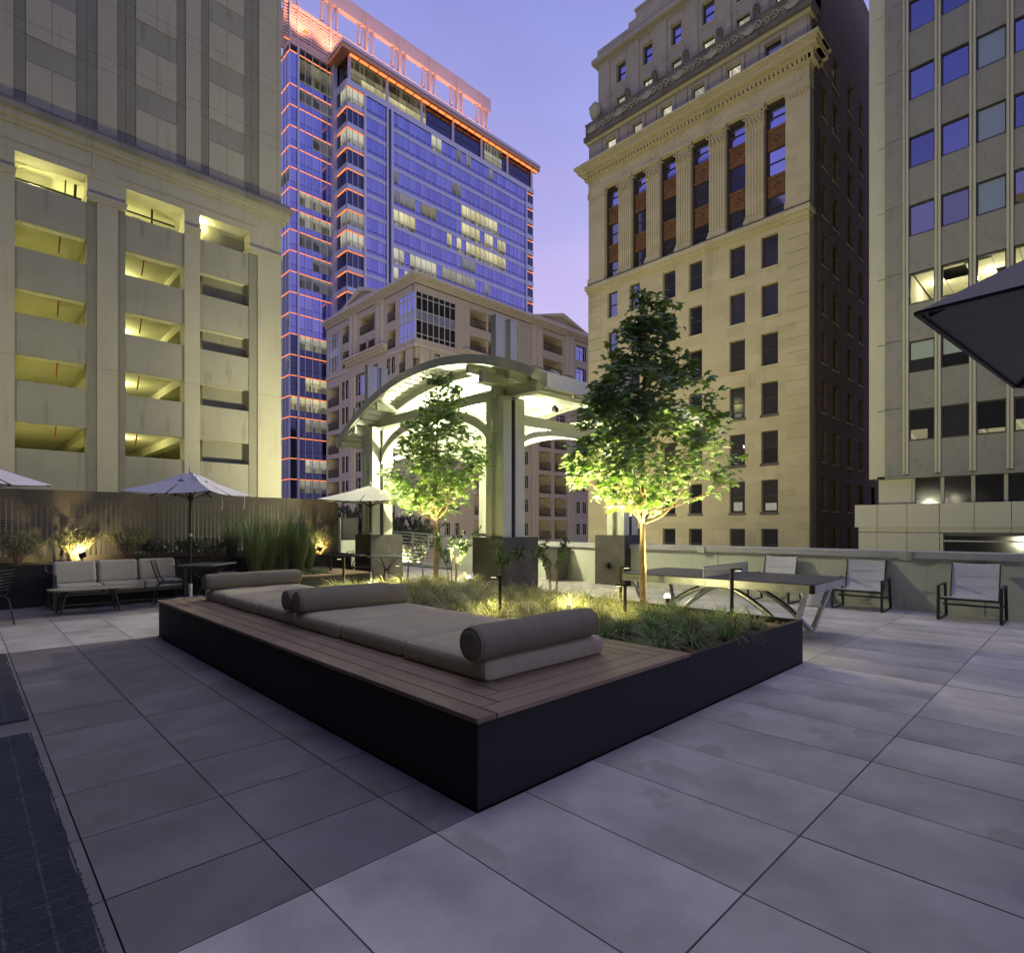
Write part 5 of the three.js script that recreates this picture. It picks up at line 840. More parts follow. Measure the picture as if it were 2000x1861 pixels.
// ---------------------------------------------------------------- umbrellas
function umbrella(label, c, turn, side, hEdge, hTop, mat, o = {}) {
  const t = thing('umbrella', label, 'umbrella', P(c[0], c[1], 0), 0, turn); const s = side / 2, N = 10;
  const rim = o.rim || 0, sag = o.sag ?? .06;
  const surf = (k, sub) => {       // one of four panels, slightly sagging between the ribs
    const pos = [], idx = [], top = o.vent ? .24 : .02, A = new THREE.Vector3(), n = 8; const c0 = [[-s, -s], [s, -s], [s, s], [-s, s]][k], c1 = [[-s, -s], [s, -s], [s, s], [-s, s]][(k + 1) % 4];
    for (let i = 0; i <= n; i++) for (let j = 0; j <= n; j++) { const f = mix(top, 1, i / n), g = j / n, x = mix(c0[0], c1[0], g) * f, z = mix(c0[1], c1[1], g) * f; const e = 4 * g * (1 - g); const y = mix(hTop, hEdge, Math.pow(f, 1.05)) - sag * e * f * .8 - .02 * Math.sin(f * 3.1); const inw = 1 - sag * .9 * e * f; pos.push(x * inw, y, z * inw); }
    for (let i = 0; i < n; i++) for (let j = 0; j < n; j++) { const q = i * (n + 1) + j; idx.push(q, q + n + 1, q + 1, q + 1, q + n + 1, q + n + 2); }
    const g = new THREE.BufferGeometry(); g.setAttribute('position', new THREE.Float32BufferAttribute(pos, 3)); g.setIndex(idx); g.computeVertexNormals(); return wuv(g);
  };
  for (let k = 0; k < 4; k++) local(t, 'canopy_panel', surf(k), mat);
  if (o.vent) { const v = []; for (let k = 0; k < 4; k++) { const g = surf(k).clone(); const p = g.attributes.position; for (let i = 0; i < p.count; i++) { const x = p.getX(i), z = p.getZ(i); const q = Math.max(Math.abs(x), Math.abs(z)) / s; p.setXYZ(i, x * .40, hTop + .05 - .20 * q - .05 * q * Math.abs(Math.sin(Math.atan2(z, x) * 4)), z * .40); } g.computeVertexNormals(); v.push(wuv(g)); } local(t, 'vent_cap', v, mat); }
  const v3 = (x, y, z) => new THREE.Vector3(x, y, z);
  for (const [x, z] of [[-s, -s], [s, -s], [s, s], [-s, s], ...(o.hem ? [] : [[0, -s], [s, 0], [0, s], [-s, 0]])]) { const dia = x && z; const r = local(t, 'rib', bar(v3(x * .03, hTop - .06, z * .03), v3(x * .97, hEdge - .015 - (dia ? 0 : sag * .8), z * .97), .02, .03), M.pole); if (dia) local(r, 'strut', bar(v3(x * .04, hTop - .5, z * .04), v3(x * .5, (hTop + hEdge) / 2 - .05, z * .5), .016, .022), M.pole); }
  if (o.hem) for (const [a, b] of [[[-s, -s], [s, -s]], [[s, -s], [s, s]], [[s, s], [-s, s]], [[-s, s], [-s, -s]]]) local(t, 'hem', bar(v3(a[0], hEdge - .008, a[1]), v3(b[0], hEdge - .008, b[1]), .02, .014), M.pole);
  local(t, 'pole', rod(v3(0, o.base ? .05 : 0, 0), v3(0, hTop + .02, 0), o.pr || .024, o.pr || .024, 14), M.pole);
  local(t, 'hub', rod(v3(0, hTop - .55, 0), v3(0, hTop - .45, 0), .045, .045, 12), M.pole);
  local(t, 'finial', rod(v3(0, hTop + .04, 0), v3(0, hTop + .13, 0), .022, .012, 10), M.alu);
  if (o.base) { local(t, 'base', wuv(new THREE.CylinderGeometry(.3, .33, .06, 28).translate(0, .03, 0)), M.white); local(t, 'base_tube', rod(v3(0, .06, 0), v3(0, .34, 0), .035, .035, 12), M.white); }
  if (o.clip) local(t, 'clip', bx(.05, .05, .05, 0, 1.3, 0), M.alu);
  if (o.ties) for (const [x, z, y, L] of o.ties) local(t, 'tie_strap', tube([v3(x, y, z), v3(x + .01, y - L * .5, z + .01), v3(x - .005, y - L, z)], .007, 5), M.canvas);
  return t;
}
const yaw = .7709;     // umbrellas by the screens stand square to the view, not to the paving
umbrella('grey square market umbrella with a vent cap beside the sofa', [3.28, 12.52], -yaw + Math.PI / 2, 1.66, 2.13, 2.52, M.canvas, { vent: true, base: true, clip: true, ties: [[.55, .8, 2.14, .32], [.83, .2, 2.12, .3]] });
umbrella('grey square umbrella cut off by the left edge of the photo', [-.13, 11.55], -yaw + Math.PI / 2 + .12, 1.72, 2.13, 2.55, M.canvas, { vent: true, base: true });
umbrella('pale square umbrella partly behind the left tree', [7.30, 12.55], -yaw + Math.PI / 2, 1.95, 2.11, 2.48, M.canvasPale, { base: true, clip: true, ties: [[-.78, .8, 2.1, .33], [-.74, .84, 2.08, .4]] });
umbrella('large dark umbrella close to the camera at the right edge', [4.03, -.575], -.082, 2.11, 2.42, 3.16, M.canvasDark, { pr: .03, sag: .0, base: true, hem: true });
// ---------------------------------------------------------------- seating by the back planter
{
  const t = thing('sofa', 'dark framed outdoor sofa with three pale grey cushions against the back planter', 'sofa', P(2.2, 13.0, 0), 0, .05), f = M.frameDark;
  const W = 2.12, D = .66; // local x along u, +z towards the camera
  for (const s of [-1, 1]) {
    local(t, 'leg', bx(.055, .62, .06, s * (W / 2 - .03), .31, D / 2 - .03), f); local(t, 'leg', bx(.05, .40, .05, s * (W / 2 - .03), .20, -D / 2 + .03), f);
    local(t, 'arm', tube([new THREE.Vector3(s * (W / 2 - .03), .60, D / 2 - .03), new THREE.Vector3(s * (W / 2 - .02), .63, D / 2 - .12), new THREE.Vector3(s * (W / 2 + .02), .64, -.1), new THREE.Vector3(s * (W / 2 + .02), .72, -.26), new THREE.Vector3(s * (W / 2 + .0), .75, -D / 2)], .022, 8), f);
  }
  local(t, 'seat_frame', [bx(W - .06, .06, .05, 0, .26, D / 2 - .05), bx(W - .06, .06, .05, 0, .26, -D / 2 + .05), bx(W - .1, .02, D - .14, 0, .275, 0)], f); local(t, 'back_frame', [bx(W - .08, .04, .03, 0, .74, -D / 2 + .0), bx(W - .08, .04, .03, 0, .5, -D / 2 + .02)], f);
  for (let i = 0; i < 3; i++) { const x = (i - 1) * .665; local(t, 'seat_cushion', rbx(.655, .15, .62, .045, x, .36, .02, 4), M.sofa); const b = rbx(.645, .42, .15, .055, 0, 0, 0, 4); b.rotateX(-.20); b.translate(x, .62, -.2); local(t, 'back_cushion', wuv(b), M.sofa); }
}
{
  const t = thing('coffee_table', 'low oval coffee table on four splayed dark legs in front of the sofa', 'coffee table', P(1.60, 12.12, 0), 0, .07);
  const s = new THREE.Shape(); for (let i = 0; i <= 60; i++) { const a = i / 60 * 2 * Math.PI, e = .72; const x = .56 * Math.sign(Math.cos(a)) * Math.pow(Math.abs(Math.cos(a)), e), y = .27 * Math.sign(Math.sin(a)) * Math.pow(Math.abs(Math.sin(a)), e); i ? s.lineTo(x, y) : s.moveTo(x, y); }
  local(t, 'top', wuv(new THREE.ExtrudeGeometry(s, { depth: .012, bevelEnabled: true, bevelSize: .008, bevelThickness: .006, bevelSegments: 2 }).rotateX(-Math.PI / 2).translate(0, .40, 0)), std([.28, .29, .20], { roughness: .35 }));
  local(t, 'apron', bx(.8, .03, .3, 0, .385, 0), M.frameDark); for (const x of [-1, 1]) for (const z of [-1, 1]) local(t, 'leg', rod(new THREE.Vector3(x * .42, 0, z * .17), new THREE.Vector3(x * .33, .385, z * .12), .018, .024, 12), M.frameDark);
}
function slatChair(label, u, v, turn, group) {       // dark metal cafe chair with slatted seat and back; faces +x
  const t = thing('cafe_chair', label, 'chair', P(u, v, 0), group, turn), f = M.blackMetal, v3 = (x, y, z) => new THREE.Vector3(x, y, z);
  for (const s of [-1, 1]) { local(t, 'leg', tube([v3(.20, .43, s * .18), v3(.235, .40, s * .19), v3(.25, .2, s * .20), v3(.265, 0, s * .21)], .011, 8), f); local(t, 'leg', tube([v3(-.16, .43, s * .18), v3(-.2, .40, s * .19), v3(-.25, .2, s * .2), v3(-.28, 0, s * .21)], .011, 8), f); local(t, 'back_upright', tube([v3(-.12, .44, s * .19), v3(-.17, .47, s * .2), v3(-.24, .65, s * .21), v3(-.29, .84, s * .205)], .012, 8), f); local(t, 'seat_rail', rod(v3(-.18, .43, s * .185), v3(.22, .435, s * .185), .011, .011, 8), f); }
  for (let i = 0; i < 11; i++) local(t, 'seat_slat', bx(.022, .006, .38, -.17 + i * .037, .444, 0), f);
  for (let i = 0; i < 7; i++) { const y = .54 + i * .048, x = -.195 - (y - .52) * .29; local(t, 'back_slat', tube([v3(x, y, -.2), v3(x - .035, y, 0), v3(x, y, .2)], .010, 6), f); }
  return t;
}
slatChair('black slatted cafe chair at the left end of the table by the grey umbrella', 2.83, 12.03, -.35, 'black slatted cafe chairs');
slatChair('black slatted cafe chair cut off by the left edge of the photo', .24, 11.22, 2.62, 'black slatted cafe chairs');
slatChair('black slatted cafe chair on the pale floor, just left of the left tree trunk', 9.05, 13.15, -2.2, 'black slatted cafe chairs');
slatChair('black slatted cafe chair tucked in behind the right-hand dining table, under the pale umbrella', 7.35, 13.1, -.9, 'black slatted cafe chairs');
function cafeTable(label, u, v, turn, w, d) {
  const t = thing('dining_table', label, 'table', P(u, v, 0), 'dark pedestal tables with arched legs', turn), v3 = (x, y, z) => new THREE.Vector3(x, y, z);
  local(t, 'top', rbx(w, .022, d, .008, 0, .735, 0, 2), M.tableTop); for (const x of [-1, 1]) for (const z of [-1, 1]) local(t, 'leg', tube([v3(x * w * .40, .72, z * d * .36), v3(x * w * .2, .58, z * d * .18), v3(x * .045, .40, z * .04), v3(x * w * .13, .16, z * d * .13), v3(x * w * .3, 0, z * d * .3)], .013, 8), M.blackMetal); local(t, 'hub', rod(v3(0, .37, 0), v3(0, .43, 0), .05, .05, 12), M.blackMetal);
}
cafeTable('dark square dining table beside the grey umbrella, at the left end of the daybed', 3.42, 12.02, yaw + .05, .98, .72);
cafeTable('dark dining table under the pale umbrella, right-hand one of two', 7.62, 12.32, yaw + .06, 1.06, .8);
cafeTable('dark dining table, left-hand one of two beyond the low planter', 7.2, 13.35, yaw, .95, .8);
// ---------------------------------------------------------------- table tennis table
{
  const a = [7.255, 2.36], b = [8.86, 5.14], c = [8.06, 3.75], t = thing('table_tennis_table', 'grey outdoor table tennis table with a perforated metal net and tubular arched legs', 'table tennis table', P(8.05, 3.77, 0), 0, .045);
  const L = 2.74, W = 1.525, H = .76, v3 = (x, y, z) => new THREE.Vector3(x, y, z);     // local z along -v, x along u
  for (const s of [-1, 1]) local(t, 'top_half', rbx(W, .012, L / 2 - .003, .004, 0, H, s * L / 4, 2), M.tableTop);
  for (const s of [-1, 1]) { for (const e of [-1, 1]) local(t, 'side_rail', bx(.04, .10, L / 2 - .055, s * (W / 2 - .024), H - .058, e * (L / 4 - .026)), M.alu); local(t, 'end_rail', bx(W - .12, .10, .04, 0, H - .058, s * (L / 2 - .024)), M.alu); for (const e of [-1, 1]) local(t, 'corner_cap', rbx(.062, .106, .062, .016, s * (W / 2 - .028), H - .058, e * (L / 2 - .028), 3), M.blackMetal); }
  // legs: two long arches along the table and splayed straight legs
  for (const s of [-1, 1]) { local(t, 'arch_leg', tube([v3(s * .42, .0, -1.02), v3(s * .40, .30, -.72), v3(s * .36, .56, -.30), v3(s * .35, .64, 0), v3(s * .36, .56, .30), v3(s * .40, .30, .72), v3(s * .42, .0, 1.02)], .040, 12, 50), M.steel); for (const e of [-1, 1]) { local(t, 'leg', rod(v3(s * .42, 0, e * 1.02), v3(s * .55, H - .11, e * 1.22), .038, .038, 14), M.steel); const f = local(t, 'foot_plate', wuv(new THREE.CylinderGeometry(.09, .09, .012, 18).translate(s * .42, .006, e * 1.02)), M.steel); } }
  // net: frame and punched slots
  const nf = [bx(W + .06, .018, .008, 0, H + .152, 0), bx(W + .06, .012, .008, 0, H + .014, 0), bx(.02, .15, .008, -(W / 2 + .02), H + .083, 0), bx(.02, .15, .008, W / 2 + .02, H + .083, 0)]; local(t, 'net_frame', nf, M.netMetal);
  const bars = []; for (let r = 0; r < 4; r++) { for (let k = 0; k < 46; k++) { const x = -W / 2 + (k + (r % 2 ? .5 : 0)) * .0335; if (x < W / 2 + .01) bars.push(bx(.013, .034, .006, x, H + .037 + r * .0315, 0).rotateX(0)); } bars.push(bx(W + .02, .008, .006, 0, H + .022 + r * .0315, 0)); } local(t, 'net', bars, M.netMetal);
  // lettering pressed into the near side rail
  { const cv = document.createElement('canvas'); cv.width = 512; cv.height = 64; const x = cv.getContext('2d'); x.fillStyle = '#c9cdb9'; x.fillRect(0, 0, 512, 64); x.fillStyle = '#8f9483'; x.font = 'bold 54px sans-serif'; x.textAlign = 'left'; x.textBaseline = 'middle'; x.fillText('cornilleau', 26, 32); const tx = new THREE.CanvasTexture(cv); tx.colorSpace = THREE.SRGBColorSpace; const g = new THREE.PlaneGeometry(.50, .0625).rotateY(-Math.PI / 2).translate(-(W / 2 - .024) - .0215, H - .058, -1.0); local(t, 'lettering', g, new THREE.MeshStandardMaterial({ map: tx, roughness: .45, metalness: .4 })); }
}
// ---------------------------------------------------------------- lounge chairs by the wall
{
  const make = (label, u, v, turn) => {
    const t = thing('lounge_chair', label, 'lounge chair', P(u, v, 0), 'grey sling lounge chairs along the parapet wall', turn), f = M.frameDark, v3 = (x, y, z) => new THREE.Vector3(x, y, z);
    const W = .76;     // faces -x; local z across
    for (const s of [-1, 1]) { const z = s * W / 2; local(t, 'front_leg', bar(v3(-.34, .0, z), v3(-.32, .53, z), .012, .042, v3(0, 0, 1)), f); local(t, 'rear_leg', bar(v3(.36, .0, z), v3(.24, .535, z), .012, .042, v3(0, 0, 1)), f); local(t, 'floor_bar', bx(.70, .014, .042, .01, .007, z), f); local(t, 'arm_bar', bar(v3(-.33, .53, z), v3(.25, .545, z), .042, .012), f); }
    local(t, 'front_rail', bx(.03, .03, W - .03, -.33, .335, 0), f); local(t, 'stretcher', bx(.022, .028, W - .03, -.02, .22, 0), f);
    for (const s of [-1, 1]) { const z = s * (W / 2 - .075); local(t, 'sling_rail', tube([v3(-.35, .345, z), v3(-.05, .30, z), v3(.13, .285, z), v3(.19, .33, z), v3(.28, .56, z), v3(.37, .86, z)], .011, 8, 30), f); local(t, 'side_stretcher', bar(v3(.28, .22, s * (W / 2 - .02)), v3(-.02, .22, s * (W / 2 - .02)), .02, .025), f); }
    const prof = [[-.355, .362], [-.25, .335], [-.05, .302], [.10, .292], [.165, .31], [.215, .37], [.28, .55], [.36, .84], [.375, .87]], c = new THREE.CatmullRomCurve3(prof.map(([x, y]) => v3(x, y, 0))), n = 40, pos = [], idx = [], wz = W - .13;
    for (let i = 0; i <= n; i++) { const p = c.getPoint(i / n); for (let j = 0; j <= 8; j++) { const z = (j / 8 - .5) * wz; pos.push(p.x + .012 * (1 - Math.pow(z / wz * 2, 2)), p.y - .012 * (1 - Math.pow(z / wz * 2, 2)), z); } } for (let i = 0; i < n; i++) for (let j = 0; j < 8; j++) { const q = i * 9 + j; idx.push(q, q + 1, q + 9, q + 1, q + 10, q + 9); }
    const g = new THREE.BufferGeometry(); g.setAttribute('position', new THREE.Float32BufferAttribute(pos, 3)); g.setIndex(idx); g.computeVertexNormals(); local(t, 'sling', wuv(g), M.sling);
    for (const y of [.5, .66]) { const x = .215 + (y - .37) * .36; local(t, 'seam', bar(v3(x - .003, y, -wz / 2), v3(x - .003, y, wz / 2), .004, .006), M.sling); } local(t, 'hem', bx(.04, .016, wz, -.345, .365, 0), M.sling);
  };
  make('grey sling lounge chair with a dark frame, nearest one by the wall at the right', 11.45, 1.375, 0);
  make('grey sling lounge chair with a dark frame, middle one of three by the wall', 11.6, 2.95, .03);
  make('grey sling lounge chair half hidden behind the table tennis table', 11.55, 4.45, .02);
  const s = thing('stool', 'round white drum stool between two lounge chairs', 'stool', P(11.42, 3.66, 0)); local(s, 'drum', wuv(new THREE.LatheGeometry([[0, 0], [.19, 0], [.215, .02], [.245, .2], [.235, .38], [.215, .43], [.2, .445], [0, .448]].map(p => new THREE.Vector2(...p)), 36)), M.white);
}
{ // tapered bin by the wall, cabinet on its low wall
  const b = thing('litter_bin', 'dark tapered litter bin against the pale wall between two pavilion plinths', 'bin', P(11.65, 10.25, 0), 0, .0); const g = new THREE.CylinderGeometry(.38, .28, .84, 4, 1).rotateY(Math.PI / 4); const q = g.toNonIndexed(); q.computeVertexNormals(); local(b, 'body', wuv(q.translate(0, .45, 0)), M.pedestal); local(b, 'rim', [bx(.56, .03, .56, 0, .885, 0)], M.blackMetal); local(b, 'foot', bx(.3, .03, .3, 0, .015, 0), M.white);
  const w = thing('low_wall', 'short pale low wall carrying a dark metal cabinet at the end of the screens', 'wall', P(8.05, 15, 0)); part(w, 'block', B(7.72, 8.6, 14.9, 15.3, 0, 1.08), M.parapet);
  const c = thing('metal_cabinet', 'dark metal cabinet standing on the short low wall right of the screens', 'cabinet', P(8.05, 15.1, 1.081)); part(c, 'body', B(7.75, 8.3, 14.95, 15.25, 1.081, 1.72), M.blackPanel); part(c, 'door', B(7.80, 8.25, 14.935, 14.95, 1.12, 1.69), M.blackMetal); part(c, 'edge', B(7.735, 7.75, 14.94, 15.26, 1.081, 1.72), M.alu);
}

// ---------------------------------------------------------------- plants
function vcol(g, c0, c1) { g.setAttribute('color', new THREE.Float32BufferAttribute(new Array(g.attributes.position.count * 3).fill(1), 3)); return g; }
function tuft(seed, n, len, spread, droop, w, c0, c1, upright = 0) {     // a clump of arching blades
  const r = mulberry(seed), pos = [], col = [], idx = [], seg = 5; let o = 0;
  for (let i = 0; i < n; i++) {
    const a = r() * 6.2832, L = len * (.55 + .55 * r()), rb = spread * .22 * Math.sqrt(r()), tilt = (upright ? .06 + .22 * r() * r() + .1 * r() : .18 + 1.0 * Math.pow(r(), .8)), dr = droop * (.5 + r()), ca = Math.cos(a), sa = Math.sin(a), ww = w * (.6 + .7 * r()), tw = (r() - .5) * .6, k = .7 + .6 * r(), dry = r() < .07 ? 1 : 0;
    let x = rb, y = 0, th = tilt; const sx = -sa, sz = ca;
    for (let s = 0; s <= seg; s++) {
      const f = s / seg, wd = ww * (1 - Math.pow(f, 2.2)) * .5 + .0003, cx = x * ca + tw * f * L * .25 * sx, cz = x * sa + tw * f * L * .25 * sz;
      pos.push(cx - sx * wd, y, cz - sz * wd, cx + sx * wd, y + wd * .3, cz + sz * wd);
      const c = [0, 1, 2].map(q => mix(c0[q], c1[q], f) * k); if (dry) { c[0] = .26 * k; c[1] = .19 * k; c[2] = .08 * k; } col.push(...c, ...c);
      if (s) { const b = o + (s - 1) * 2; idx.push(b, b + 1, b + 2, b + 1, b + 3, b + 2); }
      x += Math.sin(th) * L / seg; y += Math.cos(th) * L / seg; th += dr / seg * (upright ? .5 + f * 1.6 : 1);
    }
    o += (seg + 1) * 2;
  }
  const g = new THREE.BufferGeometry(); g.setAttribute('position', new THREE.Float32BufferAttribute(pos, 3)); g.setAttribute('color', new THREE.Float32BufferAttribute(col, 3)); g.setIndex(idx); g.computeVertexNormals(); return g;
}
const bladeMat = new THREE.MeshPhysicalMaterial({ vertexColors: true, side: THREE.DoubleSide, roughness: .9, transmission: .35, thickness: 0 });
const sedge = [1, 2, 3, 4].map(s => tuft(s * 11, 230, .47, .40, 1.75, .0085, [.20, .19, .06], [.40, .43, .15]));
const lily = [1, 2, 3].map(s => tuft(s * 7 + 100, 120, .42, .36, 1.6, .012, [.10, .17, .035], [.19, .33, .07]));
const tallg = [1, 2, 3].map(s => tuft(s * 5 + 200, 420, 1.42, .50, .55, .008, [.13, .14, .04], [.07, .15, .04], 1));
const smallg = [1, 2].map(s => tuft(s * 5 + 300, 110, .30, .25, 1.5, .008, [.08, .12, .03], [.16, .24, .05]));
function clump(name, g, u, v, h, s, turn, label, cat, group, mat = bladeMat) { const m = shadow(new THREE.Mesh(g, mat)); m.name = numbered(name); m.position.copy(P(u, v, h)); m.scale.setScalar(s); m.rotation.y = turn; scene.add(m); return tag(m, label, cat, group); }
{
  R = mulberry(404); let n = 0;
  const LS = 'soft tuft of fine yellow-green sedge in the middle planter', LL = 'tuft of broad dark green grassy leaves at the near right end of the middle planter';
  for (let v = 2.50; v < 8.6; v += .37) { const row = n++; for (let k = 0; k < 6; k++) { const u = 4.28 + k * .42 + (row % 2) * .2 + rr(-.07, .07), vv = v + rr(-.08, .08); if (u > 6.36) continue;
    if (Math.hypot(u - 6.19, vv - 4) < .16 || Math.hypot(u - 6.39, vv - 9) < .2 || Math.hypot(u - 6.4, vv - 3.8) < .17 || Math.hypot(u - 5.36, vv - 4.56) < .15) continue;
    const lil = vv < 3.65 - (u - 4.3) * .25 + .5 * (u > 5.6 ? 1 : 0);
    if (lil) clump('lilyturf_tuft', lily[Math.floor(R() * 3)], u, vv, .405, rr(.72, .98), rr(0, 6.3), LL, 'grass tuft', 'broad-leaved tufts at the near right end of the planter');
    else clump('sedge_tuft', sedge[Math.floor(R() * 4)], u, vv, .405, rr(.75, 1.0), rr(0, 6.3), LS, 'grass tuft', 'fine sedge tufts filling the planter'); } }
  const TG = ['tall green grass clump standing alone on the back planter, left of the others', 'tall green grass clump in the low planter, leftmost one', 'tall green grass clump in the low planter, second from the left', 'tall green grass clump in the low planter, in front of the seam between two screens', 'tall green grass clump in the low planter, second from the right', 'tall dark grass clump in the low planter, next to the lit bush'];
  [[4.52, 13.93, .73, .78], [4.52, 12.55, .44, .98], [4.85, 12.7, .44, 1.03], [5.22, 12.8, .44, 1.05], [5.5, 12.6, .44, .95], [5.85, 12.85, .44, .78]].forEach(([u, v, h, s], i) => clump('tall_grass', tallg[i % 3], u, v, h, s, i * 1.7, TG[i], 'ornamental grass', 'tall grass clumps in front of the screens'));
  for (const [u, v] of [[4.5, 11.55], [4.9, 11.5], [5.25, 11.6], [5.6, 11.5], [4.7, 11.9], [5.45, 12.0], [5.66, 11.9], [5.05, 12.05]]) clump('small_grass_tuft', smallg[Math.floor(R() * 2)], u, v, .44, rr(.8, 1.1), rr(0, 6), 'small bright green grass tuft along the wooden rim of the low planter', 'grass tuft', 'small grass tufts in the low planter');
}
// leaves
function leafShape(pts, fold, curl = 0) { const pos = [0, .08, 0], idx = []; pts.forEach(([x, y]) => pos.push(x, y, -fold * Math.abs(x) - curl * y * y)); for (let i = 1; i <= pts.length; i++) idx.push(0, i, i === pts.length ? 1 : i + 1); const g = new THREE.BufferGeometry(); g.setAttribute('position', new THREE.Float32BufferAttribute(pos, 3)); g.setIndex(idx); const q = g.toNonIndexed(); q.computeVertexNormals(); return q; }
const half = [[.05, -.06], [.40, -.20], [.27, -.02], [.36, .02], [.56, .24], [.36, .25], [.33, .33], [.17, .27], [.13, .42], [.0, .70]];
const maple = leafShape([...half, ...half.slice(0, -1).reverse().map(([x, y]) => [-x, y])], .28, .15);
const ovalPts = [[0, -.5], [.14, -.34], [.24, -.05], [.22, .2], [.1, .42], [0, .5], [-.1, .42], [-.22, .2], [-.24, -.05], [-.14, -.34]];
const oval = leafShape(ovalPts, .35, .2);
const leafMat = new THREE.MeshPhysicalMaterial({ color: 0xffffff, side: THREE.DoubleSide, roughness: .9, transmission: .5, thickness: 0 });
const CR = new THREE.Vector3(.7172, 0, .6968), CF = new THREE.Vector3(.6968, 0, -.7172);     // right and forward of the view, to lay out crowns as seen
function tree(name, label, u, v, fork, profile, limbs, rTrunk, leafSize, nSpray, perSpray, seed, base, singles) {
  const t = thing(name, label, 'tree', P(u, v, base), 0); R = mulberry(seed); const v3 = (x, y, d) => CR.clone().multiplyScalar(x).addScaledVector(CF, d).setY(y - base);
  const taper = (pts, r0, r1, seg = 9) => { const n = (pts.length - 1) * 6, g = tube(pts, 1, seg, n), p = g.attributes.position, c = new THREE.CatmullRomCurve3(pts, false, 'centripetal'); for (let i = 0; i <= n; i++) { const q = c.getPointAt(i / n), r = mix(r0, r1, i / n); for (let j = 0; j <= seg; j++) { const k = i * (seg + 1) + j; const b = 1 + .10 * (vnoise(i * .9 + 7, j * 1.3, 999, seed) - .5); p.setXYZ(k, q.x + (p.getX(k) - q.x) * r * b, q.y + (p.getY(k) - q.y) * r * b, q.z + (p.getZ(k) - q.z) * r * b); } } g.computeVertexNormals(); const uv = g.attributes.uv; for (let i = 0; i < uv.count; i++) uv.setXY(i, uv.getX(i) * 1.6, uv.getY(i) * .25); return g; };
  const top = profile[profile.length - 1][0], trunk = [v3(0, base - .02, 0), v3(.006, mix(base, fork, .4), .01), v3(-.004, fork, 0)];
  local(t, 'trunk', [taper([...trunk, v3(.0, mix(fork, top, .4), .02), v3(.03, mix(fork, top, .75), 0), v3(.02, top - .1, 0)], rTrunk, rTrunk * .12, 12)], M.bark);
  const tips = limbs.map(l => { local(t, 'limb', taper([v3(0, fork - .03, 0), ...l.map(([x, y, d]) => v3(x, y, d))], rTrunk * .5, rTrunk * .12), M.bark); return l; });
  const ext = h => { for (let i = 0; i < profile.length - 1; i++) if (h <= profile[i + 1][0]) { const [a, l0, r0] = profile[i], [b, l1, r1] = profile[i + 1], f = (h - a) / (b - a); return [mix(l0, l1, f), mix(r0, r1, f)]; } return [0, 0]; };
  const list = [], tw = []; let guard = 0, hmin = profile[0][0];
  const area = h => { const [l, r] = ext(h); return Math.pow((l + r) / 2, 1.35); }; let amax = 0; for (let i = 0; i <= 50; i++) amax = Math.max(amax, area(mix(hmin, top, i / 50)));
  let made = 0; while (made < nSpray && guard++ < 60000) {
    const h = mix(hmin, top, R()); if (R() * amax > area(h) + .03 * amax) continue; const a = R() * 6.2832, [l, r] = ext(h), ca = Math.cos(a), rad = (ca > 0 ? r : l) * Math.abs(ca) + (1 - Math.abs(ca)) * (l + r) / 2 * .95, f = Math.pow(R(), .42);
    const x = rad * f * ca, d = rad * f * Math.sin(a); if (vnoise(x * 2.6 + 40, h * 3.4 + d * 1.1 + 40, 9999, seed + 5) < .36 && f > .45) continue;
    made++; const c = v3(x, h, d), out = new THREE.Vector3(c.x, 0, c.z); if (out.lengthSq() < 1e-4) out.set(.1, 0, 0); out.normalize();
    const hb = Math.max(fork + .1, h - .35 - rad * f * .45), s0 = v3(x * .12, hb, d * .12); if (made % 3 === 0) tw.push(tube([s0, s0.clone().lerp(c, .55).add(new THREE.Vector3(0, -.03, 0)), c], .0045, 4, 5));
    for (let i = 0; i < perSpray; i++) { const sp = .17 * (leafSize / .12), p = c.clone().add(new THREE.Vector3(rr(-1, 1), rr(-.75, .75), rr(-1, 1)).multiplyScalar(sp * Math.cbrt(R() + .15))); list.push([p, out, R()]); }
  }
  local(t, 'twigs', tw, M.bark, 'stuff');
  const place = (p, out, k) => { const dir = out.clone().applyAxisAngle(new THREE.Vector3(0, 1, 0), rr(-1.5, 1.5)).setY(rr(-.75, .15)).normalize(), n = new THREE.Vector3(rr(-.6, .6), 1, rr(-.6, .6)).addScaledVector(dir, -rr(0, .3)); const z = n.addScaledVector(dir, -n.dot(dir)).normalize(), x = new THREE.Vector3().crossVectors(dir, z); const s = leafSize * rr(.72, 1.2); return new THREE.Matrix4().makeBasis(x.multiplyScalar(s), dir.multiplyScalar(s), z.multiplyScalar(s)).setPosition(p); };
  const shade = () => { const k = rr(.6, 1.25), y = R() < .05 ? 1.5 : 1; return new THREE.Color().setRGB(.145 * k * y, .250 * k * (y > 1 ? 1.2 : 1), .042 * k); };
  const depth = q => q[0].x * CF.x + q[0].z * CF.z; list.sort((a, b) => depth(a) - depth(b));
  const ns = singles; const mats = Array.from({ length: 6 }, () => { const m = leafMat.clone(); m.color = shade(); return m; });
  for (let i = 0; i < ns; i++) { const q = list[i * 2], m = shadow(new THREE.Mesh(maple, mats[Math.floor(R() * 6)])); m.name = 'leaf'; place(...q).decompose(m.position, m.quaternion, m.scale); t.add(m); q.gone = 1; }
  const rest = list.filter(q => !q.gone), im = new THREE.InstancedMesh(maple, leafMat, rest.length); rest.forEach((q, i) => { im.setMatrixAt(i, place(...q)); im.setColorAt(i, shade()); }); im.name = 'crown'; im.userData.kind = 'stuff'; shadow(im); t.add(im); return t;
}
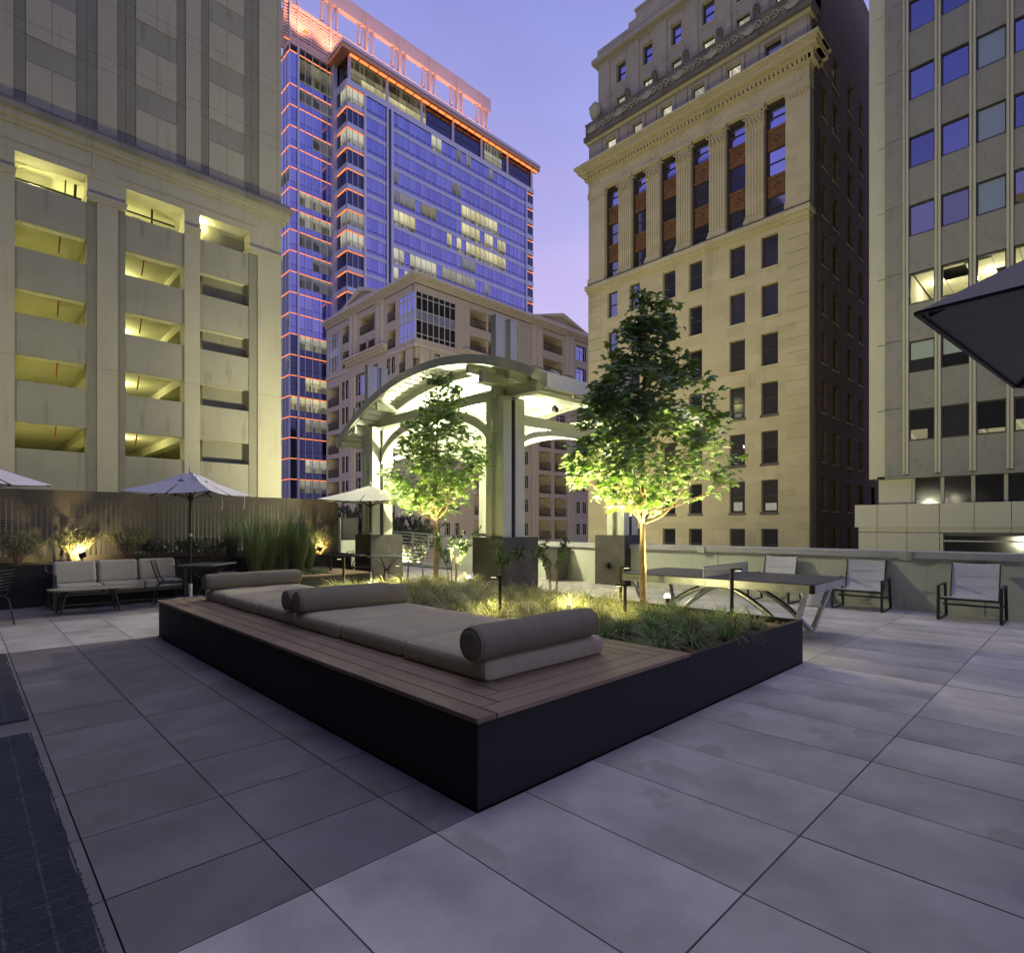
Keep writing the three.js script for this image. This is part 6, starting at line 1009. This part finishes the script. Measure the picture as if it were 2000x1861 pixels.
{
  const k = .001676, X = z => (z - 655) * k, Hh = y => 1.46 + (1029.1 - (540 + .2594 * y)) * .00646;
  const pr = [[1760, 560, 800], [1690, 400, 980], [1600, 190, 1240], [1500, 90, 1480], [1400, 90, 1440], [1300, 120, 1400], [1200, 150, 1330], [1100, 180, 1270], [1000, 200, 1190], [900, 215, 1180], [800, 240, 1110], [700, 300, 1030], [600, 400, 950], [500, 460, 930], [400, 530, 930], [300, 600, 890], [200, 660, 880], [100, 700, 850], [70, 740, 810]].map(([y, l, r]) => [Hh(y), -X(l), X(r)]);
  const L = a => a.map(([x, y, d]) => [X(x), Hh(y), d]);
  tree('maple_tree', 'larger young maple tree lit from below, right of the middle of the photo', 6.19, 4.0, 1.53, pr, [L([[580, 1750, .05], [525, 1620, .1], [430, 1480, .2]]), L([[610, 1760, -.05], [588, 1600, -.1], [560, 1400, -.2]]), L([[735, 1740, .06], [765, 1640, .1], [840, 1480, .15]]), L([[790, 1800, -.05], [880, 1700, -.1], [1000, 1560, -.2]]), L([[660, 1700, .25], [700, 1560, .5]]), L([[640, 1720, -.22], [600, 1560, -.5]])], .044, .122, 370, 12, 61, .40, 300);
}
{
  const q = .352 * .00981, X = z => (z - 917) * q, Hh = y => 1.46 + (1029.1 - (480 + .352 * y)) * .00981;
  const pr = [[1490, 800, 1030], [1450, 735, 1140], [1400, 670, 1150], [1340, 640, 1165], [1280, 630, 1185], [1200, 640, 1200], [1140, 700, 1180], [1080, 740, 1130], [1010, 760, 1070], [950, 790, 1050], [880, 845, 1040], [820, 890, 1035], [770, 980, 1040], [755, 1000, 1035]].map(([y, l, r]) => [Hh(y), Math.max(.03, -X(l)), X(r)]);
  const L = a => a.map(([x, y, d]) => [X(x), Hh(y), d]);
  tree('maple_tree', 'smaller young maple tree lit from below, in front of the pavilion left of the middle', 6.39, 8.62, 1.62, pr.map(([h, l, r]) => [h, l, r]), [L([[860, 1500, .05], [800, 1460, .1], [740, 1400, .2]]), L([[880, 1480, -.1], [868, 1400, -.15], [850, 1300, -.25]]), L([[960, 1480, 0], [1000, 1420, .1], [1050, 1350, .2]]), L([[940, 1440, .2], [960, 1350, .4]])], .05, .118, 320, 12, 71, .40, 0);
}
function shrub(label, name, cat, u, v, h, o) {       // twiggy shrub with small leaves
  const t = thing(name, label, cat, P(u, v, h), o.group); R = mulberry(o.seed); const st = [], list = [], leaf = oval;
  for (let i = 0; i < o.stems; i++) {
    const a = R() * 6.2832, sp = o.spread * Math.sqrt(R()), H = o.H * rr(.6, 1), x = Math.cos(a) * sp, z = Math.sin(a) * sp, bz = o.base || .06; const c = new THREE.CatmullRomCurve3([new THREE.Vector3(x * bz, 0, z * bz), new THREE.Vector3(x * .35, H * .45, z * .35), new THREE.Vector3(x * .8, H * .8, z * .8), new THREE.Vector3(x, H, z)]); st.push(new THREE.TubeGeometry(c, 8, o.rs, 5, false));
    const n = o.leaves; for (let j = 0; j < n; j++) { const f = mix(o.from, 1.02, Math.pow(R(), .7)), p = c.getPoint(Math.min(1, f)); p.add(new THREE.Vector3(rr(-1, 1), rr(-.6, 1), rr(-1, 1)).multiplyScalar(o.ls * rr(.5, 1.6))); list.push(p); }
    for (let b = 0; b < (o.twigs || 0); b++) { const p0 = c.getPoint(rr(.35, .9)), p1 = p0.clone().add(new THREE.Vector3(rr(-1, 1), rr(.2, 1), rr(-1, 1)).multiplyScalar(o.H * .28)); st.push(tube([p0, p0.clone().lerp(p1, .5), p1], o.rs * .55, 4, 3)); for (let j = 0; j < n * .5; j++) { const p = p0.clone().lerp(p1, rr(.35, 1.05)); p.add(new THREE.Vector3(rr(-1, 1), rr(-1, 1), rr(-1, 1)).multiplyScalar(o.ls * .9)); list.push(p); } }
  }
  local(t, 'stems', st, std(o.stemc || [.12, .085, .05], { roughness: .9 }));
  const im = new THREE.InstancedMesh(leaf, leafMat, list.length), m = new THREE.Matrix4(), c = new THREE.Color(); list.forEach((p, i) => { const e = new THREE.Euler(rr(-1.2, .5), rr(0, 6.3), rr(-.6, .6), 'YXZ'), s = o.ls * 2 * rr(.6, 1.2); m.compose(p, new THREE.Quaternion().setFromEuler(e), new THREE.Vector3(s, s, s)); im.setMatrixAt(i, m); const k = rr(.65, 1.3); im.setColorAt(i, c.setRGB(o.c[0] * k, o.c[1] * k, o.c[2] * k)); }); im.name = 'foliage'; im.userData.kind = 'stuff'; shadow(im); t.add(im);
  if (o.flowers) for (let i = 0; i < o.flowers; i++) { const p = list[Math.floor(R() * list.length)]; local(t, 'flower', wuv(new THREE.IcosahedronGeometry(.022, 1).translate(p.x, p.y + .02, p.z)), M.white); }
  return t;
}
{
  const lit = { stems: 34, spread: .46, H: .62, rs: .0045, leaves: 16, from: .3, ls: .021, twigs: 2, c: [.13, .17, .04], stemc: [.24, .17, .09], group: undefined };
  shrub('small-leaved bush on the back planter, left of the brightest bush', 'bush', 'bush', .75, 13.98, .735, { ...lit, seed: 1 });
  shrub('brightest yellow-green bush lit by a spotlight, on the back planter above the sofa', 'bush', 'bush', 1.62, 14.0, .735, { ...lit, seed: 2, H: .66 });
  shrub('small-leaved bush on the back planter, right of the brightest bush', 'bush', 'bush', 2.52, 14.02, .735, { ...lit, seed: 3, H: .68, stems: 40 });
  const dk = { stems: 22, spread: .40, H: .46, rs: .004, leaves: 18, from: .3, ls: .026, twigs: 2, c: [.045, .085, .025], flowers: 2 };
  [[-.1, 'dark leafy shrub on the back planter at the left edge of the photo'], [3.05, 'dark shrub with tiny white flowers just left of the umbrella pole'], [3.62, 'dark shrub on the back planter just right of the umbrella pole'], [4.12, 'dark shrub on the back planter left of the lone tall grass clump']].forEach(([u, l], i) => shrub(l, 'shrub', 'shrub', u, 13.95, .735, { ...dk, seed: 10 + i }));
  shrub('yellow-green bush lit by a spotlight at the right end of the back planter', 'bush', 'bush', 6.68, 14.0, .735, { ...lit, seed: 21, H: .62, spread: .5 });
  const th = { stems: 8, spread: .30, H: .98, rs: .005, leaves: 26, from: .5, ls: .038, base: .25, c: [.06, .11, .03], twigs: 1 };
  shrub('slender leafy shrub in the planter, just right of the smaller tree trunk', 'slender_shrub', 'shrub', 6.2, 7.9, .40, { ...th, seed: 31 });
  shrub('slender leafy shrub in the planter, in front of the middle pavilion plinth', 'slender_shrub', 'shrub', 6.12, 6.5, .40, { ...th, seed: 32, H: .88, spread: .34 });
  shrub('slender leafy shrub in the planter, in front of the tapered bin', 'slender_shrub', 'shrub', 6.3, 5.6, .40, { ...th, seed: 33, H: .9, stems: 7 });
  const hg = { stems: 60, spread: 1.5, H: 3.4, rs: .03, leaves: 70, from: .15, ls: .07, base: .5, c: [.025, .05, .02], twigs: 2 };
  shrub('dark street tree crown seen behind the metal cabinet', 'street_tree', 'tree', 12.2, 22.5, -1.2, { ...hg, seed: 41 });
  shrub('dark street tree crown seen behind the far left pavilion column', 'street_tree', 'tree', 15.2, 22.8, -1.4, { ...hg, seed: 42 });
}
// ---------------------------------------------------------------- garden lights
{
  const uplight = (label, u, v, h, tgt, I, ang, show) => {
    const p = P(u, v, h), d = tgt.clone().sub(p).normalize(), t = thing('spike_light', label, 'garden light', P(u, v, .40)), q = new THREE.Vector3(0, h - .40, 0);
    local(t, 'spike', rod(new THREE.Vector3(0, -.03, 0), q.clone().addScaledVector(d, -.05), .009, .009, 8), M.bronze); local(t, 'housing', rod(q.clone().addScaledVector(d, -.09), q, .022, .034, 14), M.bronze); local(t, 'lens', show ? wuv(new THREE.SphereGeometry(.036, 16, 12).translate(q.x, q.y, q.z)) : rod(q.clone().addScaledVector(d, .001), q.clone().addScaledVector(d, .008), .03, .03, 14), show ? M.bulb : glow([1, .85, .5], 8));
    lamp('point', WARM, show ? 1.0 : 3.4, p.clone().addScaledVector(d, .10).add(new THREE.Vector3(0, .03, 0)), { radius: 2 });
    lamp('spot', WARM, I, p.clone().addScaledVector(d, .05), { target: tgt, angle: ang, penumbra: .9, radius: 1.6 });
  };
  uplight('glowing spike light just right of the larger tree trunk', 6.4, 3.78, .585, P(6.3, 4.0, 3.0), 62, .8, true);
  uplight('spike light among the sedge behind the near bolster, aimed at the larger tree', 5.3, 4.45, .52, P(6.05, 4.05, 3.2), 165, .7);
  uplight('glowing spike light in the planter between the smaller tree and the middle pavilion plinth', 6.45, 7.74, .565, P(6.15, 8.65, 2.8), 105, .6, true);
  uplight('spike light among the sedge behind the middle bolsters, aimed at the smaller tree', 4.93, 8.5, .52, P(6.1, 8.62, 3.0), 190, .5);
  const sq = (label, u, v, tgt, I) => { const t = thing('spotlight', label, 'garden light', P(u, v, .735)), p = new THREE.Vector3(0, .17, 0), d = tgt.clone().sub(P(u, v, .905)).normalize(); local(t, 'stem', rod(new THREE.Vector3(0, -.02, 0), p, .012, .012, 8), M.blackMetal); const g = bx(.12, .10, .05); g.applyQuaternion(new THREE.Quaternion().setFromUnitVectors(new THREE.Vector3(0, 0, 1), d)); local(t, 'head', g.translate(0, .18, 0), M.blackMetal); const l = bx(.10, .08, .004); l.applyQuaternion(new THREE.Quaternion().setFromUnitVectors(new THREE.Vector3(0, 0, 1), d)); local(t, 'lens', l.translate(d.x * .028, .18 + d.y * .028, d.z * .028), glow([1, .85, .45], 8)); lamp('spot', [1, .80, .36], I, P(u, v, .915).addScaledVector(d, .05), { target: tgt, angle: 1.15, penumbra: .8, radius: 1.5 }); };
  sq('small black square spotlight in front of the brightest bush above the sofa', 1.70, 13.66, P(1.6, 14.6, 1.35), 14);
  sq('small black square spotlight at the right end of the back planter', 6.50, 13.66, P(6.6, 14.6, 1.3), 14);
  const posts = [[4.405, 4.728, .914, -1, 'bronze path light post in the sedge, in front of the middle plinth'], [5.362, 3.699, .82, -1, 'bronze path light post just left of the larger tree trunk, nearer one of two'], [6.3, 4.41, .937, 1, 'black path light post just left of the larger tree trunk, farther one of two'], [6.4, 2.944, .98, 1, 'black path light post in front of the table tennis net'], [4.54, 8.65, .954, -1, 'bronze path light post at the far left of the sedge bed'], [5.65, 8.63, .79, -1, 'bronze path light post just left of the smaller tree trunk'], [6.42, 8.05, .917, 1, 'black path light post beside the slender shrub right of the smaller tree'], [5.03, 12.3, .95, 0, 'lit bronze post among the tall grasses in the low planter'], [5.93, 11.9, .96, 0, 'lit bronze post at the right end of the low planter']];
  posts.forEach(([u, v, top, arm, label], i) => { const t = thing('path_light', label, 'path light', P(u, v, .40), 'square path light posts in the planters', -yaw), H = top - .40; local(t, 'post', bx(.034, H, .034, 0, H / 2, 0), M.bronze); if (arm) { local(t, 'head', bx(.13, .022, .036, arm * .05, H - .011, 0), M.blackMetal); local(t, 'lens', bx(.06, .004, .024, arm * .075, H - .026, 0), glow([1, .85, .5], 2.5)); const q = new THREE.Vector3(arm * .075, 0, 0).applyAxisAngle(new THREE.Vector3(0, 1, 0), -yaw); lamp('spot', WARM, 3.4, P(u, v, top - .034).add(q), { target: P(u, v, 0).add(q), angle: 1.25, penumbra: .7, radius: 1.2 }); } else local(t, 'cap', bx(.036, .008, .036, 0, H + .004, 0), M.blackMetal); });
}
// ---------------------------------------------------------------- the building the terrace belongs to, behind the camera (mirrored in windows opposite)
{
  const t = thing('terrace_building', 'dark glazed building behind the camera that the roof terrace belongs to', 'building', P(-16, 0, -14)); part(t, 'wall', B(-30, -13.2, -40, 24, -14, 36), std([.10, .10, .095], { roughness: .7 }));
  for (let h = 1.5; h < 35; h += 3.8) part(t, 'window_band', B(-13.19, -13.12, -38, 23, h, h + 1.6), M.winDark[0]);
}
renderer.render(scene, camera);
